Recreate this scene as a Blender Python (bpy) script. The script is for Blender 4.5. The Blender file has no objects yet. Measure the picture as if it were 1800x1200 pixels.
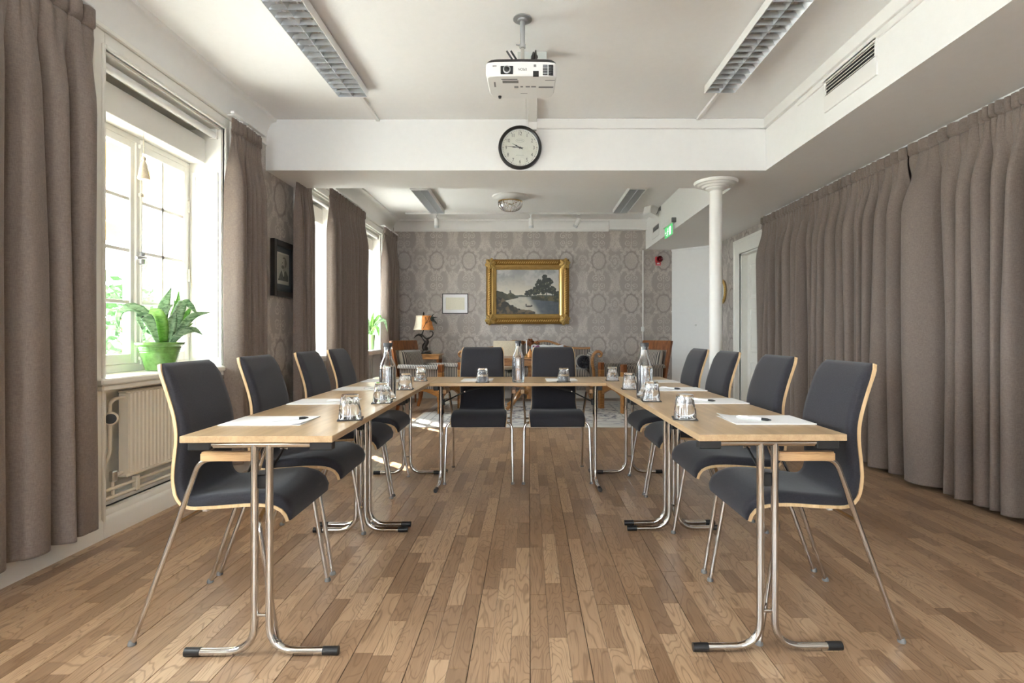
import bpy, math, random
import numpy as np
from mathutils import Vector, Matrix
random.seed(7)
SC = bpy.context.scene
COL = SC.collection
PI = math.pi

# ------------------------------------------------------------------ camera
CAMZ = 1.075
F = 960.0                                   # focal length in pixels of the 1800x1200 frame
cam_d = bpy.data.cameras.new('camera')
cam = bpy.data.objects.new('camera', cam_d)
COL.objects.link(cam)
cam.location = (0, 0, CAMZ)
cam.rotation_euler = (PI / 2, 0, 0)
cam_d.sensor_width = 36.0
cam_d.lens = F / 1800 * 36
cam_d.shift_x = -30 / 1800
cam_d.shift_y = -14 / 1800
cam_d.clip_start = 0.02
cam_d.clip_end = 300
SC.camera = cam

# ------------------------------------------------------------------ world, sun, window portals, exposure
world = bpy.data.worlds.new('sky')
SC.world = world
world.use_nodes = True
bg = world.node_tree.nodes['Background']
bg.inputs[0].default_value = (0.84, 0.925, 1.0, 1)
bg.inputs[1].default_value = 6.0
sun_d = bpy.data.lights.new('sun', 'SUN')
sun_d.energy = 9.0
sun_d.angle = math.radians(0.6)
sun_d.color = (1.0, 0.93, 0.82)
sun = bpy.data.objects.new('sun', sun_d)
COL.objects.link(sun)
sun.rotation_euler = Vector((0.60, -0.62, -0.86)).to_track_quat('-Z', 'Y').to_euler()
sun.location = (-8, 6, 9)
WIN = [(2.87, 4.003), (5.30, 6.27), (7.13, 8.262)]           # windows in the picture (opening along y)
WIN_ADDED = [(0.60, 1.733), (-1.67, -0.537)]                    # two unseen windows added behind the photographer to light the room
def portal(name, loc, rot, sx, sz):
    d = bpy.data.lights.new(name, 'AREA')
    d.shape = 'RECTANGLE'; d.size = sx; d.size_y = sz
    d.cycles.is_portal = True
    o = bpy.data.objects.new(name, d); COL.objects.link(o)
    o.location = loc; o.rotation_euler = rot
for a_, b_ in WIN + WIN_ADDED:
    portal('window_portal', (-2.60, (a_ + b_) / 2, 1.58), (0, -PI / 2, 0), 1.45, b_ - a_)
REAR_ADDED = [(-1.50, -0.72), (0.72, 1.50)]                          # unseen windows added in the rear wall to let in more light
REAR_Y = -2.6
for a_, b_ in REAR_ADDED:
    portal('window_portal', ((a_ + b_) / 2, REAR_Y - 0.35, 1.62), (PI / 2, 0, PI), b_ - a_, 1.5)
SC.view_settings.view_transform = 'Standard'
SC.view_settings.look = 'None'
SC.view_settings.gamma = 1.0
SC.view_settings.use_curve_mapping = False
SC.view_settings.exposure = 2.55
SC.cycles.max_bounces = 14
SC.cycles.diffuse_bounces = 6
SC.cycles.glossy_bounces = 5
SC.cycles.transmission_bounces = 10
SC.cycles.transparent_max_bounces = 16
SC.cycles.caustics_reflective = False
SC.cycles.adaptive_threshold = 0.02
SC.cycles.sample_clamp_indirect = 8.0

# ------------------------------------------------------------------ mesh helpers
class MB:
    def __init__(s): s.v = []; s.f = []
    def add(s, vs, fs):
        o = len(s.v); s.v += [tuple(p) for p in vs]; s.f += [tuple(i + o for i in q) for q in fs]; return s
    def box(s, x0, x1, y0, y1, z0, z1, c=0.0, M=None):
        if c <= 0:
            vs = [(x, y, z) for z in (z0, z1) for y in (y0, y1) for x in (x0, x1)]
            fs = [(0, 2, 3, 1), (4, 5, 7, 6), (0, 1, 5, 4), (2, 6, 7, 3), (0, 4, 6, 2), (1, 3, 7, 5)]
        else:
            lo, hi = (x0, y0, z0), (x1, y1, z1); vs = []; ix = {}
            for sx in (0, 1):
                for sy in (0, 1):
                    for sz in (0, 1):
                        sg = (sx, sy, sz)
                        for a in range(3):                 # vertex on face a
                            p = []
                            for k in range(3):
                                e = hi[k] if sg[k] else lo[k]
                                if k != a: e += -c if sg[k] else c
                                p.append(e)
                            ix[(sx, sy, sz, a)] = len(vs); vs.append(tuple(p))
            fs = []
            def face(l):
                pts = [Vector(vs[i]) for i in l]
                n = (pts[1] - pts[0]).cross(pts[2] - pts[0])
                ctr = sum(pts, Vector()) / len(pts) - Vector([(lo[k] + hi[k]) / 2 for k in range(3)])
                fs.append(tuple(l) if n.dot(ctr) > 0 else tuple(reversed(l)))
            for a in range(3):
                b, d = [k for k in range(3) if k != a]
                for sa in (0, 1):
                    l = []
                    for (p, q) in ((0, 0), (1, 0), (1, 1), (0, 1)):
                        g = [0, 0, 0]; g[a] = sa; g[b] = p; g[d] = q; l.append(ix[(*g, a)])
                    face(l)
                for sb in (0, 1):                       # edge chamfers along axis a
                    for sd in (0, 1):
                        l = []
                        for (e, ax) in ((0, b), (1, b), (1, d), (0, d)):
                            g = [0, 0, 0]; g[a] = e; g[b] = sb; g[d] = sd; l.append(ix[(*g, ax)])
                        face(l)
            for sx in (0, 1):
                for sy in (0, 1):
                    for sz in (0, 1): face([ix[(sx, sy, sz, a)] for a in range(3)])
        if M is not None: vs = [tuple(M @ Vector(p)) for p in vs]
        return s.add(vs, fs)
    def tube(s, path, r, seg=12, cap=True):
        P = [Vector(p) for p in path]; n = len(P)
        R = r if isinstance(r, (list, tuple)) else [r] * n
        T = []
        for i in range(n):
            a = P[max(i - 1, 0)]; b = P[min(i + 1, n - 1)]
            t = (b - a); T.append(t.normalized() if t.length > 1e-9 else Vector((0, 0, 1)))
        up = Vector((0, 0, 1)) if abs(T[0].z) < 0.9 else Vector((1, 0, 0))
        nrm = (up - T[0] * up.dot(T[0])).normalized()
        vs = []
        for i in range(n):
            nrm = nrm - T[i] * nrm.dot(T[i])
            nrm = nrm.normalized() if nrm.length > 1e-6 else T[i].orthogonal().normalized()
            bi = T[i].cross(nrm)
            for k in range(seg):
                a = 2 * PI * k / seg
                vs.append(P[i] + (nrm * math.cos(a) + bi * math.sin(a)) * R[i])
        fs = [(i * seg + k, i * seg + (k + 1) % seg, (i + 1) * seg + (k + 1) % seg, (i + 1) * seg + k) for i in range(n - 1) for k in range(seg)]
        if cap: fs += [tuple(reversed(range(seg))), tuple((n - 1) * seg + k for k in range(seg))]
        return s.add(vs, fs)
    def lathe(s, prof, seg=32, c=(0, 0, 0), closed=False, M=None, fn=None):
        n = len(prof); vs = []
        for (r, z) in prof:
            for k in range(seg):
                a = 2 * PI * k / seg
                rr = fn(r, z, a) if fn else r
                vs.append((c[0] + rr * math.cos(a), c[1] + rr * math.sin(a), c[2] + z))
        fs = [(i * seg + k, i * seg + (k + 1) % seg, (i + 1) * seg + (k + 1) % seg, (i + 1) * seg + k) for i in range(n - 1) for k in range(seg)]
        if closed: fs += [((n - 1) * seg + k, (n - 1) * seg + (k + 1) % seg, (k + 1) % seg, k) for k in range(seg)]
        else: fs += [tuple(reversed(range(seg))), tuple((n - 1) * seg + k for k in range(seg))]
        if M is not None: vs = [tuple(M @ Vector(p)) for p in vs]
        return s.add(vs, fs)
    def prism(s, poly, a, b, axis=0, M=None):
        """polygon in the plane across `axis`, extruded from a to b"""
        n = len(poly)
        def pt(t, p): return ((t, p[0], p[1]), (p[0], t, p[1]), (p[0], p[1], t))[axis]
        vs = [pt(a, p) for p in poly] + [pt(b, p) for p in poly]
        area = sum(poly[i][0] * poly[(i + 1) % n][1] - poly[(i + 1) % n][0] * poly[i][1] for i in range(n))
        flip = (area > 0) == (axis == 1)
        if b < a: flip = not flip
        f1 = tuple(reversed(range(n))); f2 = tuple(n + i for i in range(n))
        sd = [(i, (i + 1) % n, n + (i + 1) % n, n + i) for i in range(n)]
        fs = [f1, f2] + sd
        if flip: fs = [tuple(reversed(q)) for q in fs]
        if M is not None: vs = [tuple(M @ Vector(p)) for p in vs]
        return s.add(vs, fs)
    def grid(s, nu, nv, fn, closeu=False):
        vs = [fn(i, j) for j in range(nv) for i in range(nu)]
        m = nu if closeu else nu - 1
        fs = [(j * nu + i, j * nu + (i + 1) % nu, (j + 1) * nu + (i + 1) % nu, (j + 1) * nu + i) for j in range(nv - 1) for i in range(m)]
        return s.add(vs, fs)
    def mesh(s, name, mat, org=(0, 0, 0), ang=35):
        me = bpy.data.meshes.new(name)
        me.from_pydata([(p[0] - org[0], p[1] - org[1], p[2] - org[2]) for p in s.v], [], s.f)
        if ang:
            me.polygons.foreach_set('use_smooth', [True] * len(me.polygons))
            me.set_sharp_from_angle(angle=math.radians(ang))
        me.materials.append(mat)
        me.update()
        return me
    def build(s, name, mat, parent=None, ang=35, org=None):
        """one mesh object; the vertices are in the frame of org (default: the parent's own place)"""
        if org is None: org = parent['_o'] if (parent is not None and '_o' in parent) else (0, 0, 0)
        o = bpy.data.objects.new(name, s.mesh(name, mat, org, ang)); COL.objects.link(o)
        if parent is not None: o.parent = parent
        o['_o'] = tuple(org)
        return o

def fillet(pts, r, n=6):
    P = [Vector(p) for p in pts]; out = [P[0]]
    for i in range(1, len(P) - 1):
        a = (P[i - 1] - P[i]); b = (P[i + 1] - P[i])
        rr = min(r[i - 1] if isinstance(r, (list, tuple)) else r, a.length * 0.49, b.length * 0.49)
        p0 = P[i] + a.normalized() * rr; p1 = P[i] + b.normalized() * rr
        for k in range(n + 1):
            t = k / n; out.append(p0 * (1 - t) ** 2 + P[i] * 2 * t * (1 - t) + p1 * t * t)
    out.append(P[-1]); return out
def spline(pts, n):
    P = [np.array(p, float) for p in pts]; P = [2 * P[0] - P[1]] + P + [2 * P[-1] - P[-2]]
    L = [np.linalg.norm(P[i + 1] - P[i]) for i in range(1, len(P) - 2)]; tot = sum(L); out = []
    for k in range(n):
        t = tot * k / (n - 1); i = 0
        while i < len(L) - 1 and t > L[i]: t -= L[i]; i += 1
        u = min(t / L[i], 1.0); a, b, c, d = P[i:i + 4]
        out.append(tuple(0.5 * ((2 * b) + (c - a) * u + (2 * a - 5 * b + 4 * c - d) * u * u + (3 * b - a - 3 * c + d) * u ** 3)))
    return out
def empty(name, loc=(0, 0, 0), rz=0.0, world_parts=False):
    o = bpy.data.objects.new(name, None); COL.objects.link(o)
    o.empty_display_size = 0.1; o.location = loc; o.rotation_euler = (0, 0, rz)
    if world_parts: o['_o'] = tuple(loc)
    return o
def tag(o, label=None, cat=None, group=None, kind=None):
    if label: o['label'] = label
    if cat: o['category'] = cat
    if group: o['group'] = group
    if kind: o['kind'] = kind
    return o
def copy_tree(o, parent=None):
    c = o.copy(); COL.objects.link(c); c.parent = parent
    for ch in list(KIDS.get(o.name, [])): copy_tree(ch, c)
    return c
KIDS = {}
def note_tree(o):
    """remember the children once, so that copies need no scene search"""
    ch = [x for x in COL.objects if x.parent == o]
    KIDS[o.name] = ch
    for x in ch: note_tree(x)
def text_mesh(name, txt, size, mat, parent, M, extrude=0.0004):
    cu = bpy.data.curves.new(name, 'FONT'); cu.body = txt; cu.size = size; cu.extrude = extrude
    cu.align_x = 'CENTER'; cu.align_y = 'CENTER'
    t = bpy.data.objects.new('t', cu); COL.objects.link(t)
    dg = bpy.context.evaluated_depsgraph_get()
    me = bpy.data.meshes.new_from_object(t.evaluated_get(dg))
    bpy.data.objects.remove(t); bpy.data.curves.remove(cu)
    me.transform(M); me.name = name; me.materials.clear(); me.materials.append(mat)
    o = bpy.data.objects.new(name, me); COL.objects.link(o); o.parent = parent
    return o

# ------------------------------------------------------------------ materials
class E:
    """a float socket with arithmetic that builds Math nodes"""
    def __init__(s, nt, k): s.nt = nt; s.k = k
    def op(s, o, b=None, c=None):
        n = s.nt.nodes.new('ShaderNodeMath'); n.operation = o
        for i, x in enumerate((s, b, c)):
            if x is None: continue
            if isinstance(x, E): s.nt.links.new(x.k, n.inputs[i])
            else: n.inputs[i].default_value = float(x)
        return E(s.nt, n.outputs[0])
    def __add__(s, b): return s.op('ADD', b)
    def __radd__(s, b): return s.op('ADD', b)
    def __sub__(s, b): return s.op('SUBTRACT', b)
    def __rsub__(s, b): return (s * -1.0) + b
    def __mul__(s, b): return s.op('MULTIPLY', b)
    def __rmul__(s, b): return s.op('MULTIPLY', b)
    def __truediv__(s, b): return s.op('DIVIDE', b)
    def abs(s): return s.op('ABSOLUTE')
    def sin(s): return s.op('SINE')
    def cos(s): return s.op('COSINE')
    def sqrt(s): return s.op('SQRT')
    def fract(s): return s.op('FRACT')
    def max(s, b): return s.op('MAXIMUM', b)
    def min(s, b): return s.op('MINIMUM', b)
    def atan2(s, b): return s.op('ARCTAN2', b)
    def step(s, lo, hi):                         # smooth 0..1 between lo and hi
        n = s.nt.nodes.new('ShaderNodeMapRange'); n.interpolation_type = 'SMOOTHSTEP'
        s.nt.links.new(s.k, n.inputs[0]); n.inputs[1].default_value = lo; n.inputs[2].default_value = hi
        n.inputs[3].default_value = 0; n.inputs[4].default_value = 1
        return E(s.nt, n.outputs[0])
    def band(s, c, w, e): return (s - c).abs().step(w + e, w)  # 1 inside |s-c|<w
def new_mat(name):
    m = bpy.data.materials.new(name); m.use_nodes = True
    nt = m.node_tree; return m, nt, nt.nodes['Principled BSDF']
def pos(nt, obj=False):
    if obj:
        n = nt.nodes.new('ShaderNodeTexCoord'); k = n.outputs['Object']
    else:
        n = nt.nodes.new('ShaderNodeNewGeometry'); k = n.outputs['Position']
    sp = nt.nodes.new('ShaderNodeSeparateXYZ'); nt.links.new(k, sp.inputs[0])
    return k, E(nt, sp.outputs[0]), E(nt, sp.outputs[1]), E(nt, sp.outputs[2])
def vec(nt, x, y, z):
    n = nt.nodes.new('ShaderNodeCombineXYZ')
    for i, a in enumerate((x, y, z)):
        if isinstance(a, E): nt.links.new(a.k, n.inputs[i])
        else: n.inputs[i].default_value = a
    return n.outputs[0]
def noise(nt, v, scale, detail=3, rough=0.55, dist=0.0):
    n = nt.nodes.new('ShaderNodeTexNoise'); n.inputs['Scale'].default_value = scale
    n.inputs['Detail'].default_value = detail; n.inputs['Roughness'].default_value = rough; n.inputs['Distortion'].default_value = dist
    if v is not None: nt.links.new(v, n.inputs['Vector'])
    return E(nt, n.outputs[0])
def ramp(nt, fac, stops):
    n = nt.nodes.new('ShaderNodeValToRGB'); nt.links.new(fac.k, n.inputs[0])
    el = n.color_ramp.elements
    while len(el) < len(stops): el.new(0.5)
    for e, (p, c) in zip(el, stops): e.position = p; e.color = (*c, 1)
    return n.outputs[0]
def mix(nt, fac, a, b):
    n = nt.nodes.new('ShaderNodeMix'); n.data_type = 'RGBA'
    if isinstance(fac, E): nt.links.new(fac.k, n.inputs[0])
    else: n.inputs[0].default_value = fac
    for i, x in ((6, a), (7, b)):
        if isinstance(x, tuple): n.inputs[i].default_value = (*x, 1)
        else: nt.links.new(x, n.inputs[i])
    return n.outputs[2]
def bump(nt, bs, h, strength, dist=0.01):
    n = nt.nodes.new('ShaderNodeBump'); n.inputs['Strength'].default_value = strength; n.inputs['Distance'].default_value = dist
    nt.links.new(h.k, n.inputs['Height']); nt.links.new(n.outputs[0], bs.inputs['Normal'])
def srgb(r, g, b):
    return tuple(((c / 255) / 12.92 if c / 255 <= 0.04045 else ((c / 255 + 0.055) / 1.055) ** 2.4) for c in (r, g, b))
def plain(name, col, rough=0.5, metal=0.0, var=0.0, vscale=20, bmp=0.0, bscale=200, coat=0.0, sheen=0.0, spec=None, emit=0.0):
    m, nt, bs = new_mat(name)
    bs.inputs['Roughness'].default_value = rough; bs.inputs['Metallic'].default_value = metal
    bs.inputs['Coat Weight'].default_value = coat; bs.inputs['Sheen Weight'].default_value = sheen
    if spec is not None: bs.inputs['Specular IOR Level'].default_value = spec
    k, x, y, z = pos(nt, True)
    n = noise(nt, k, vscale)
    lo = tuple(c * (1 - var) for c in col); hi = tuple(min(c * (1 + var), 1) for c in col)
    c = ramp(nt, n, [(0.3, lo), (0.7, hi)])
    nt.links.new(c, bs.inputs['Base Color'])
    if emit: nt.links.new(c, bs.inputs['Emission Color']); bs.inputs['Emission Strength'].default_value = emit
    if bmp: bump(nt, bs, noise(nt, k, bscale, 2), bmp, 0.002)
    return m
def wood(name, dark, light, scale=6, rough=0.4, axis='x', stretch=14, coat=0.0):
    m, nt, bs = new_mat(name)
    k, x, y, z = pos(nt, True)
    a = {'x': (1 / stretch, 1, 1), 'y': (1, 1 / stretch, 1), 'z': (1, 1, 1 / stretch)}[axis]
    v = vec(nt, x * a[0], y * a[1], z * a[2])
    n = noise(nt, v, scale * 8, 5, 0.6, 0.6)
    n2 = noise(nt, v, scale * 60, 2, 0.5)
    f = n * 0.75 + n2 * 0.25
    nt.links.new(ramp(nt, f, [(0.32, dark), (0.62, light)]), bs.inputs['Base Color'])
    bs.inputs['Roughness'].default_value = rough; bs.inputs['Coat Weight'].default_value = coat
    bump(nt, bs, n2, 0.05, 0.001)
    return m
def vcol(name, rough=0.6, bmp=0.0, metal=0.0, coat=0.0):
    m, nt, bs = new_mat(name)
    n = nt.nodes.new('ShaderNodeVertexColor'); n.layer_name = 'col'
    nt.links.new(n.outputs[0], bs.inputs['Base Color'])
    bs.inputs['Roughness'].default_value = rough; bs.inputs['Coat Weight'].default_value = coat
    if bmp:
        k, x, y, z = pos(nt, True); bump(nt, bs, noise(nt, k, 400, 2), bmp, 0.002)
    return m
def set_vcol(me, cols):
    a = me.color_attributes.new('col', 'FLOAT_COLOR', 'POINT')
    c = np.ones((len(me.vertices), 4), np.float32); c[:, :3] = cols
    a.data.foreach_set('color', c.ravel())
def glass(name, col=(1, 1, 1), rough=0.0, ior=1.47):
    m, nt, bs = new_mat(name)
    bs.inputs['Base Color'].default_value = (*col, 1); bs.inputs['Roughness'].default_value = rough
    bs.inputs['IOR'].default_value = ior; bs.inputs['Transmission Weight'].default_value = 1.0
    return m
def pane_mat(name):
    m, nt, bs = new_mat(name)
    out = nt.nodes['Material Output']
    t = nt.nodes.new('ShaderNodeBsdfTransparent'); t.inputs[0].default_value = (0.97, 0.985, 0.98, 1)
    g = nt.nodes.new('ShaderNodeBsdfGlossy'); g.inputs['Roughness'].default_value = 0.02
    ms = nt.nodes.new('ShaderNodeMixShader'); ms.inputs[0].default_value = 0.05
    nt.links.new(t.outputs[0], ms.inputs[1]); nt.links.new(g.outputs[0], ms.inputs[2])
    nt.links.new(ms.outputs[0], out.inputs[0])
    return m
def fabric(name, col, weave=900, var=0.12, rough=0.9, sheen=0.25):
    m, nt, bs = new_mat(name)
    k, x, y, z = pos(nt, True)
    n1 = noise(nt, vec(nt, x, y, z * 0.15), weave, 2); n2 = noise(nt, vec(nt, x * 0.15, y * 0.15, z), weave, 2)
    f = n1 * 0.5 + n2 * 0.5
    lo = tuple(c * (1 - var * 2) for c in col); hi = tuple(min(1, c * (1 + var * 2)) for c in col)
    nt.links.new(ramp(nt, f, [(0.35, lo), (0.65, hi)]), bs.inputs['Base Color'])
    bs.inputs['Roughness'].default_value = rough; bs.inputs['Sheen Weight'].default_value = sheen; bs.inputs['Sheen Roughness'].default_value = 0.5
    bs.inputs['Specular IOR Level'].default_value = 0.2
    bump(nt, bs, f, 0.25, 0.001)
    return m
def striped(name, axis='y', period=0.026):
    m, nt, bs = new_mat(name)
    k, x, y, z = pos(nt, True)
    u = {'x': x, 'y': y, 'z': z, 'xy': x + y}[axis]
    f = (u * (1 / period)).fract()
    s = f.band(0.5, 0.2, 0.06)
    n = noise(nt, k, 500, 2)
    c = mix(nt, s, srgb(52, 48, 50), srgb(178, 168, 154))
    c2 = mix(nt, n * 0.25, c, srgb(95, 86, 80))
    nt.links.new(c2, bs.inputs['Base Color']); bs.inputs['Roughness'].default_value = 0.75; bs.inputs['Sheen Weight'].default_value = 0.2
    return m

M = {}
M['white'] = plain('white_paint', (0.83, 0.825, 0.81), 0.7, var=0.01, bmp=0.15, bscale=90)
M['ceil'] = plain('ceiling_plaster', (0.84, 0.835, 0.825), 0.85, var=0.01, bmp=0.35, bscale=60)
M['joinery'] = plain('cream_white_joinery', srgb(234, 232, 226), 0.35, var=0.015, vscale=8)
M['radiator'] = plain('radiator_enamel', srgb(226, 217, 200), 0.3)
M['chrome'] = plain('chrome', (0.66, 0.655, 0.64), 0.09, metal=1.0)
M['steel'] = plain('grey_steel', (0.42, 0.43, 0.44), 0.4, metal=0.6)
M['blackpl'] = plain('black_plastic', (0.012, 0.012, 0.013), 0.4)
M['darkpl'] = plain('dark_grey_plastic', (0.035, 0.035, 0.037), 0.45)
M['whitepl'] = plain('white_plastic', (0.78, 0.78, 0.77), 0.35)
M['greypl'] = plain('grey_plastic', (0.20, 0.20, 0.20), 0.5)
M['duct'] = plain('white_duct', (0.80, 0.79, 0.77), 0.45)
M['uph'] = fabric('charcoal_upholstery', srgb(47, 46, 51), 700, 0.14, 0.85, 0.15)
M['ply'] = wood('beech_plywood', srgb(196, 162, 118), srgb(226, 197, 154), 5, 0.4, 'z')
M['arm'] = wood('beech_armrest', srgb(178, 136, 92), srgb(212, 174, 128), 8, 0.35, 'x')
M['top'] = wood('oak_laminate', srgb(170, 140, 104), srgb(198, 169, 132), 4, 0.28, 'y', 18)
M['edge'] = wood('oak_edge_band', srgb(190, 152, 102), srgb(214, 180, 132), 5, 0.4, 'y', 18)
M['curtain'] = fabric('taupe_curtain', srgb(121, 109, 101), 380, 0.10, 0.9, 0.15)
M['paper'] = plain('white_paper', (0.88, 0.88, 0.89), 0.6)
M['coaster'] = plain('charcoal_felt', (0.030, 0.030, 0.033), 0.7, var=0.2, vscale=300)
M['glass'] = glass('clear_glass')
M['water'] = glass('water', (0.97, 0.985, 1.0), 0, 1.33)
M['pane'] = pane_mat('window_glass')
M['gold'] = plain('gilt', srgb(206, 172, 104), 0.38, metal=0.45, var=0.25, vscale=60, bmp=0.5, bscale=150)
M['goldflat'] = plain('gilt_smooth', srgb(206, 174, 112), 0.3, metal=0.75, var=0.08)
M['mahog'] = wood('brown_mahogany', srgb(88, 46, 22), srgb(150, 90, 48), 5, 0.3, 'z', 10, 0.3)
M['walnut'] = wood('golden_walnut', srgb(120, 76, 36), srgb(184, 132, 76), 6, 0.3, 'x', 10, 0.3)
M['stripe_y'] = striped('striped_upholstery_y', 'y')
M['stripe_x'] = striped('striped_upholstery_x', 'x')
M['cream'] = fabric('cream_cushion', srgb(214, 200, 176), 600)
M['bronze'] = plain('dark_bronze', (0.03, 0.025, 0.022), 0.35, metal=0.7, var=0.3, vscale=80)
M['black'] = plain('black_lacquer', (0.014, 0.013, 0.013), 0.35)
M['red'] = plain('red_plastic', srgb(196, 32, 42), 0.35)
M['darkred'] = plain('dark_red_plastic', srgb(90, 8, 16), 0.25)
M['ink'] = plain('black_ink', (0.012, 0.012, 0.012), 0.7)
M['greyink'] = plain('grey_ink', (0.25, 0.25, 0.26), 0.7)
M['brass'] = plain('brass', srgb(176, 140, 76), 0.25, metal=0.9)
M['alu'] = plain('louvre_aluminium', (0.62, 0.64, 0.66), 0.3, metal=0.6)

# ================================================================== THE ROOM
XL, XR, YF, ZN, ZF, ZB = -2.25, 2.92, 9.09, 2.904, 2.955, 2.468   # left/right/far walls, near/far ceilings, beam underside
YB0, YB1, XS, XS2 = 4.667, 5.24, 2.022, 1.94
ZSILL, ZHEAD = 0.84, 2.574

def wallpaper():
    m, nt, bs = new_mat('damask_wallpaper')
    k, x, y, z = pos(nt)
    u = x + y; v = z
    wob = noise(nt, k, 9, 2) - 0.5
    p, q = 0.54, 0.71
    w1 = noise(nt, k, 24, 2) - 0.5; w2 = noise(nt, vec(nt, x + 7.3, y + 3.1, z + 5.7), 24, 2) - 0.5
    # mirror-symmetric lattice, lightly warped so that outlines read as foliage
    U = (((u - (YF - 2.08)) / p + 0.5).fract() - 0.5) * p + w1 * 0.035
    V = (((v - 1.577) / q + 0.5).fract() - 0.5) * q + w2 * 0.035
    aU = U.abs(); aV = V.abs()
    d1 = ((U / 0.118) * (U / 0.118) + (V / 0.155) * (V / 0.155)).sqrt()
    ang = (V / 0.155).atan2(U / 0.118)
    fine = noise(nt, k, 75, 3, 0.65, 1.6)
    lace = fine.step(0.44, 0.54); lace2 = noise(nt, k, 46, 3, 0.6, 2.2).step(0.46, 0.54)
    fill = d1.step(0.88, 0.80) * (lace * 0.6 + 0.15)
    ring = d1.band(0.97, 0.045, 0.04) * -0.7
    petal = (ang * 11.0).sin() * 0.14
    wreath = (d1 + petal).band(1.30, 0.16, 0.08) * (lace * 0.7 + 0.15)
    ogee = (aU - 0.155 - (V * (2 * PI / q)).cos() * -0.085).abs()
    line = ogee.step(0.040, 0.016) * aV.step(0.10, 0.16) * lace2
    sx = aU - 0.055; sv = aV - 0.295
    scr = (sx * sx + sv * sv).sqrt()
    spiral = ((scr * 190.0) + sv.atan2(sx)).sin().step(0.0, 0.6) * scr.step(0.060, 0.045) * (lace * 0.5 + 0.5)
    stem = aU.step(0.016, 0.006) * aV.step(0.2, 0.24) * lace2
    hU = p / 2 - aU
    urn = ((hU / 0.075) * (hU / 0.075) + ((V + 0.02) / 0.11) * ((V + 0.02) / 0.11)).sqrt()
    heart = urn.band(0.9, 0.16, 0.10) * (lace2 * 0.8 + 0.1) + urn.step(0.55, 0.4) * lace
    bq = (hU * hU + ((aV - 0.29) * (aV - 0.29)) * 0.35).sqrt()
    bouq = bq.step(0.10, 0.06) * lace
    pat = (fill + wreath + line + spiral + stem * 0.8 + heart * 0.9 + bouq + ring).min(1.0).max(-0.5)
    wear = noise(nt, k, 3.0, 3).step(0.2, 0.75)
    thread = noise(nt, vec(nt, u, u * 0.0, z * 0.06), 320, 2)
    pm = (pat * (wear * 0.6 + 0.30)) * 0.8 + (thread - 0.5) * 0.6
    c = ramp(nt, pm * 0.6 + 0.3, [(0.0, srgb(142, 132, 126)), (0.3, srgb(163, 154, 148)), (0.85, srgb(212, 205, 196))])
    nt.links.new(c, bs.inputs['Base Color'])
    rg = pat * -0.22 + 0.50; nt.links.new(rg.k, bs.inputs['Roughness'])
    bs.inputs['Specular IOR Level'].default_value = 0.6
    bump(nt, bs, pat * 0.5 + thread * 0.3, 0.12, 0.002)
    return m
M['wallpaper'] = wallpaper()

def oak(name, per_island):
    m, nt, bs = new_mat(name)
    k, x, y, z = pos(nt)
    if per_island:
        g = nt.nodes.new('ShaderNodeNewGeometry'); r = E(nt, g.outputs['Random Per Island'])
    else:
        g = nt.nodes.new('ShaderNodeObjectInfo'); r = E(nt, g.outputs['Random'])
    r2 = (r * 37.7).fract(); r3 = (r * 91.3).fract()
    off = r * 61.0
    v = vec(nt, x * 1.0 + off, y * 0.085 + r2 * 17.0, r * 9.0)
    warp = noise(nt, vec(nt, x * 1.0 + off, y * 0.22 + r2 * 9.0, r3 * 5.0), 7.0, 2, 0.5)
    rings = ((warp * (r3 * 26.0 + 12.0)).fract() - 0.5).abs() * 2.0
    ring = rings.step(0.66, 0.98)
    grain = noise(nt, v, 60, 3, 0.6, 0.2)
    pores = noise(nt, vec(nt, x + off, y * 0.05, r * 3.0), 170, 1, 0.5).step(0.56, 0.72)
    big = noise(nt, k, 1.1, 2)
    tone = r2 * 0.55 + grain * 0.35 + big * 0.25 - 0.1
    c = ramp(nt, tone, [(0.10, srgb(128, 100, 76)), (0.42, srgb(161, 130, 102)), (0.70, srgb(185, 154, 123)), (0.95, srgb(204, 176, 145))])
    c = mix(nt, ring * 0.50, c, srgb(108, 78, 52))
    c = mix(nt, pores * 0.42, c, srgb(98, 70, 46))
    nt.links.new(c, bs.inputs['Base Color'])
    rg = grain * 0.08 + noise(nt, k, 1.6, 2) * 0.12 + 0.22
    nt.links.new(rg.k, bs.inputs['Roughness'])
    bs.inputs['Specular IOR Level'].default_value = 0.5
    return m
M['oak'] = oak('oak_parquet', False)
M['oak_stuff'] = oak('oak_parquet_far', True)
M['underlay'] = plain('dark_floor_joint', srgb(58, 42, 30), 0.8)

# ---- floor: three-strip oak boards running away from the camera, each stave a piece
floor = MB().box(XL - 0.3, XR + 0.3, REAR_Y - 0.3, YF + 0.3, -0.12, -0.004).build('floor', M['underlay'])
tag(floor, 'oak three-strip parquet floor running away from the camera', None, kind='structure')
staves = []
bw = 0.198; sw = bw / 3
nb0 = int(math.floor((XL - 0.003) / bw)) - 1
rs = random.Random(3)
LEN = [0.22, 0.30, 0.36, 0.42, 0.50]
for b in range(nb0, int(XR / bw) + 2):
    for s_ in range(3):
        xa = 0.0035 + b * bw + s_ * sw
        if xa + sw < XL - 0.15 or xa > XR + 0.12: continue
        y = REAR_Y - rs.random() * 0.5
        while y < YF + 0.1:
            L = rs.choice(LEN)
            staves.append((xa + sw / 2, y + L / 2, L, s_)); y += L
def vis(sv):
    x, y, L, s_ = sv
    y2 = y + L / 2
    if y2 < 1.64: return -1
    px = 930 + F * x / max(y, 1.66)
    if px < -60 or px > 1860: return -1
    return 1.0 / (y * y) * L
order = sorted(range(len(staves)), key=lambda i: -vis(staves[i]))
near = set(i for i in order[:300] if vis(staves[i]) > 0)
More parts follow.
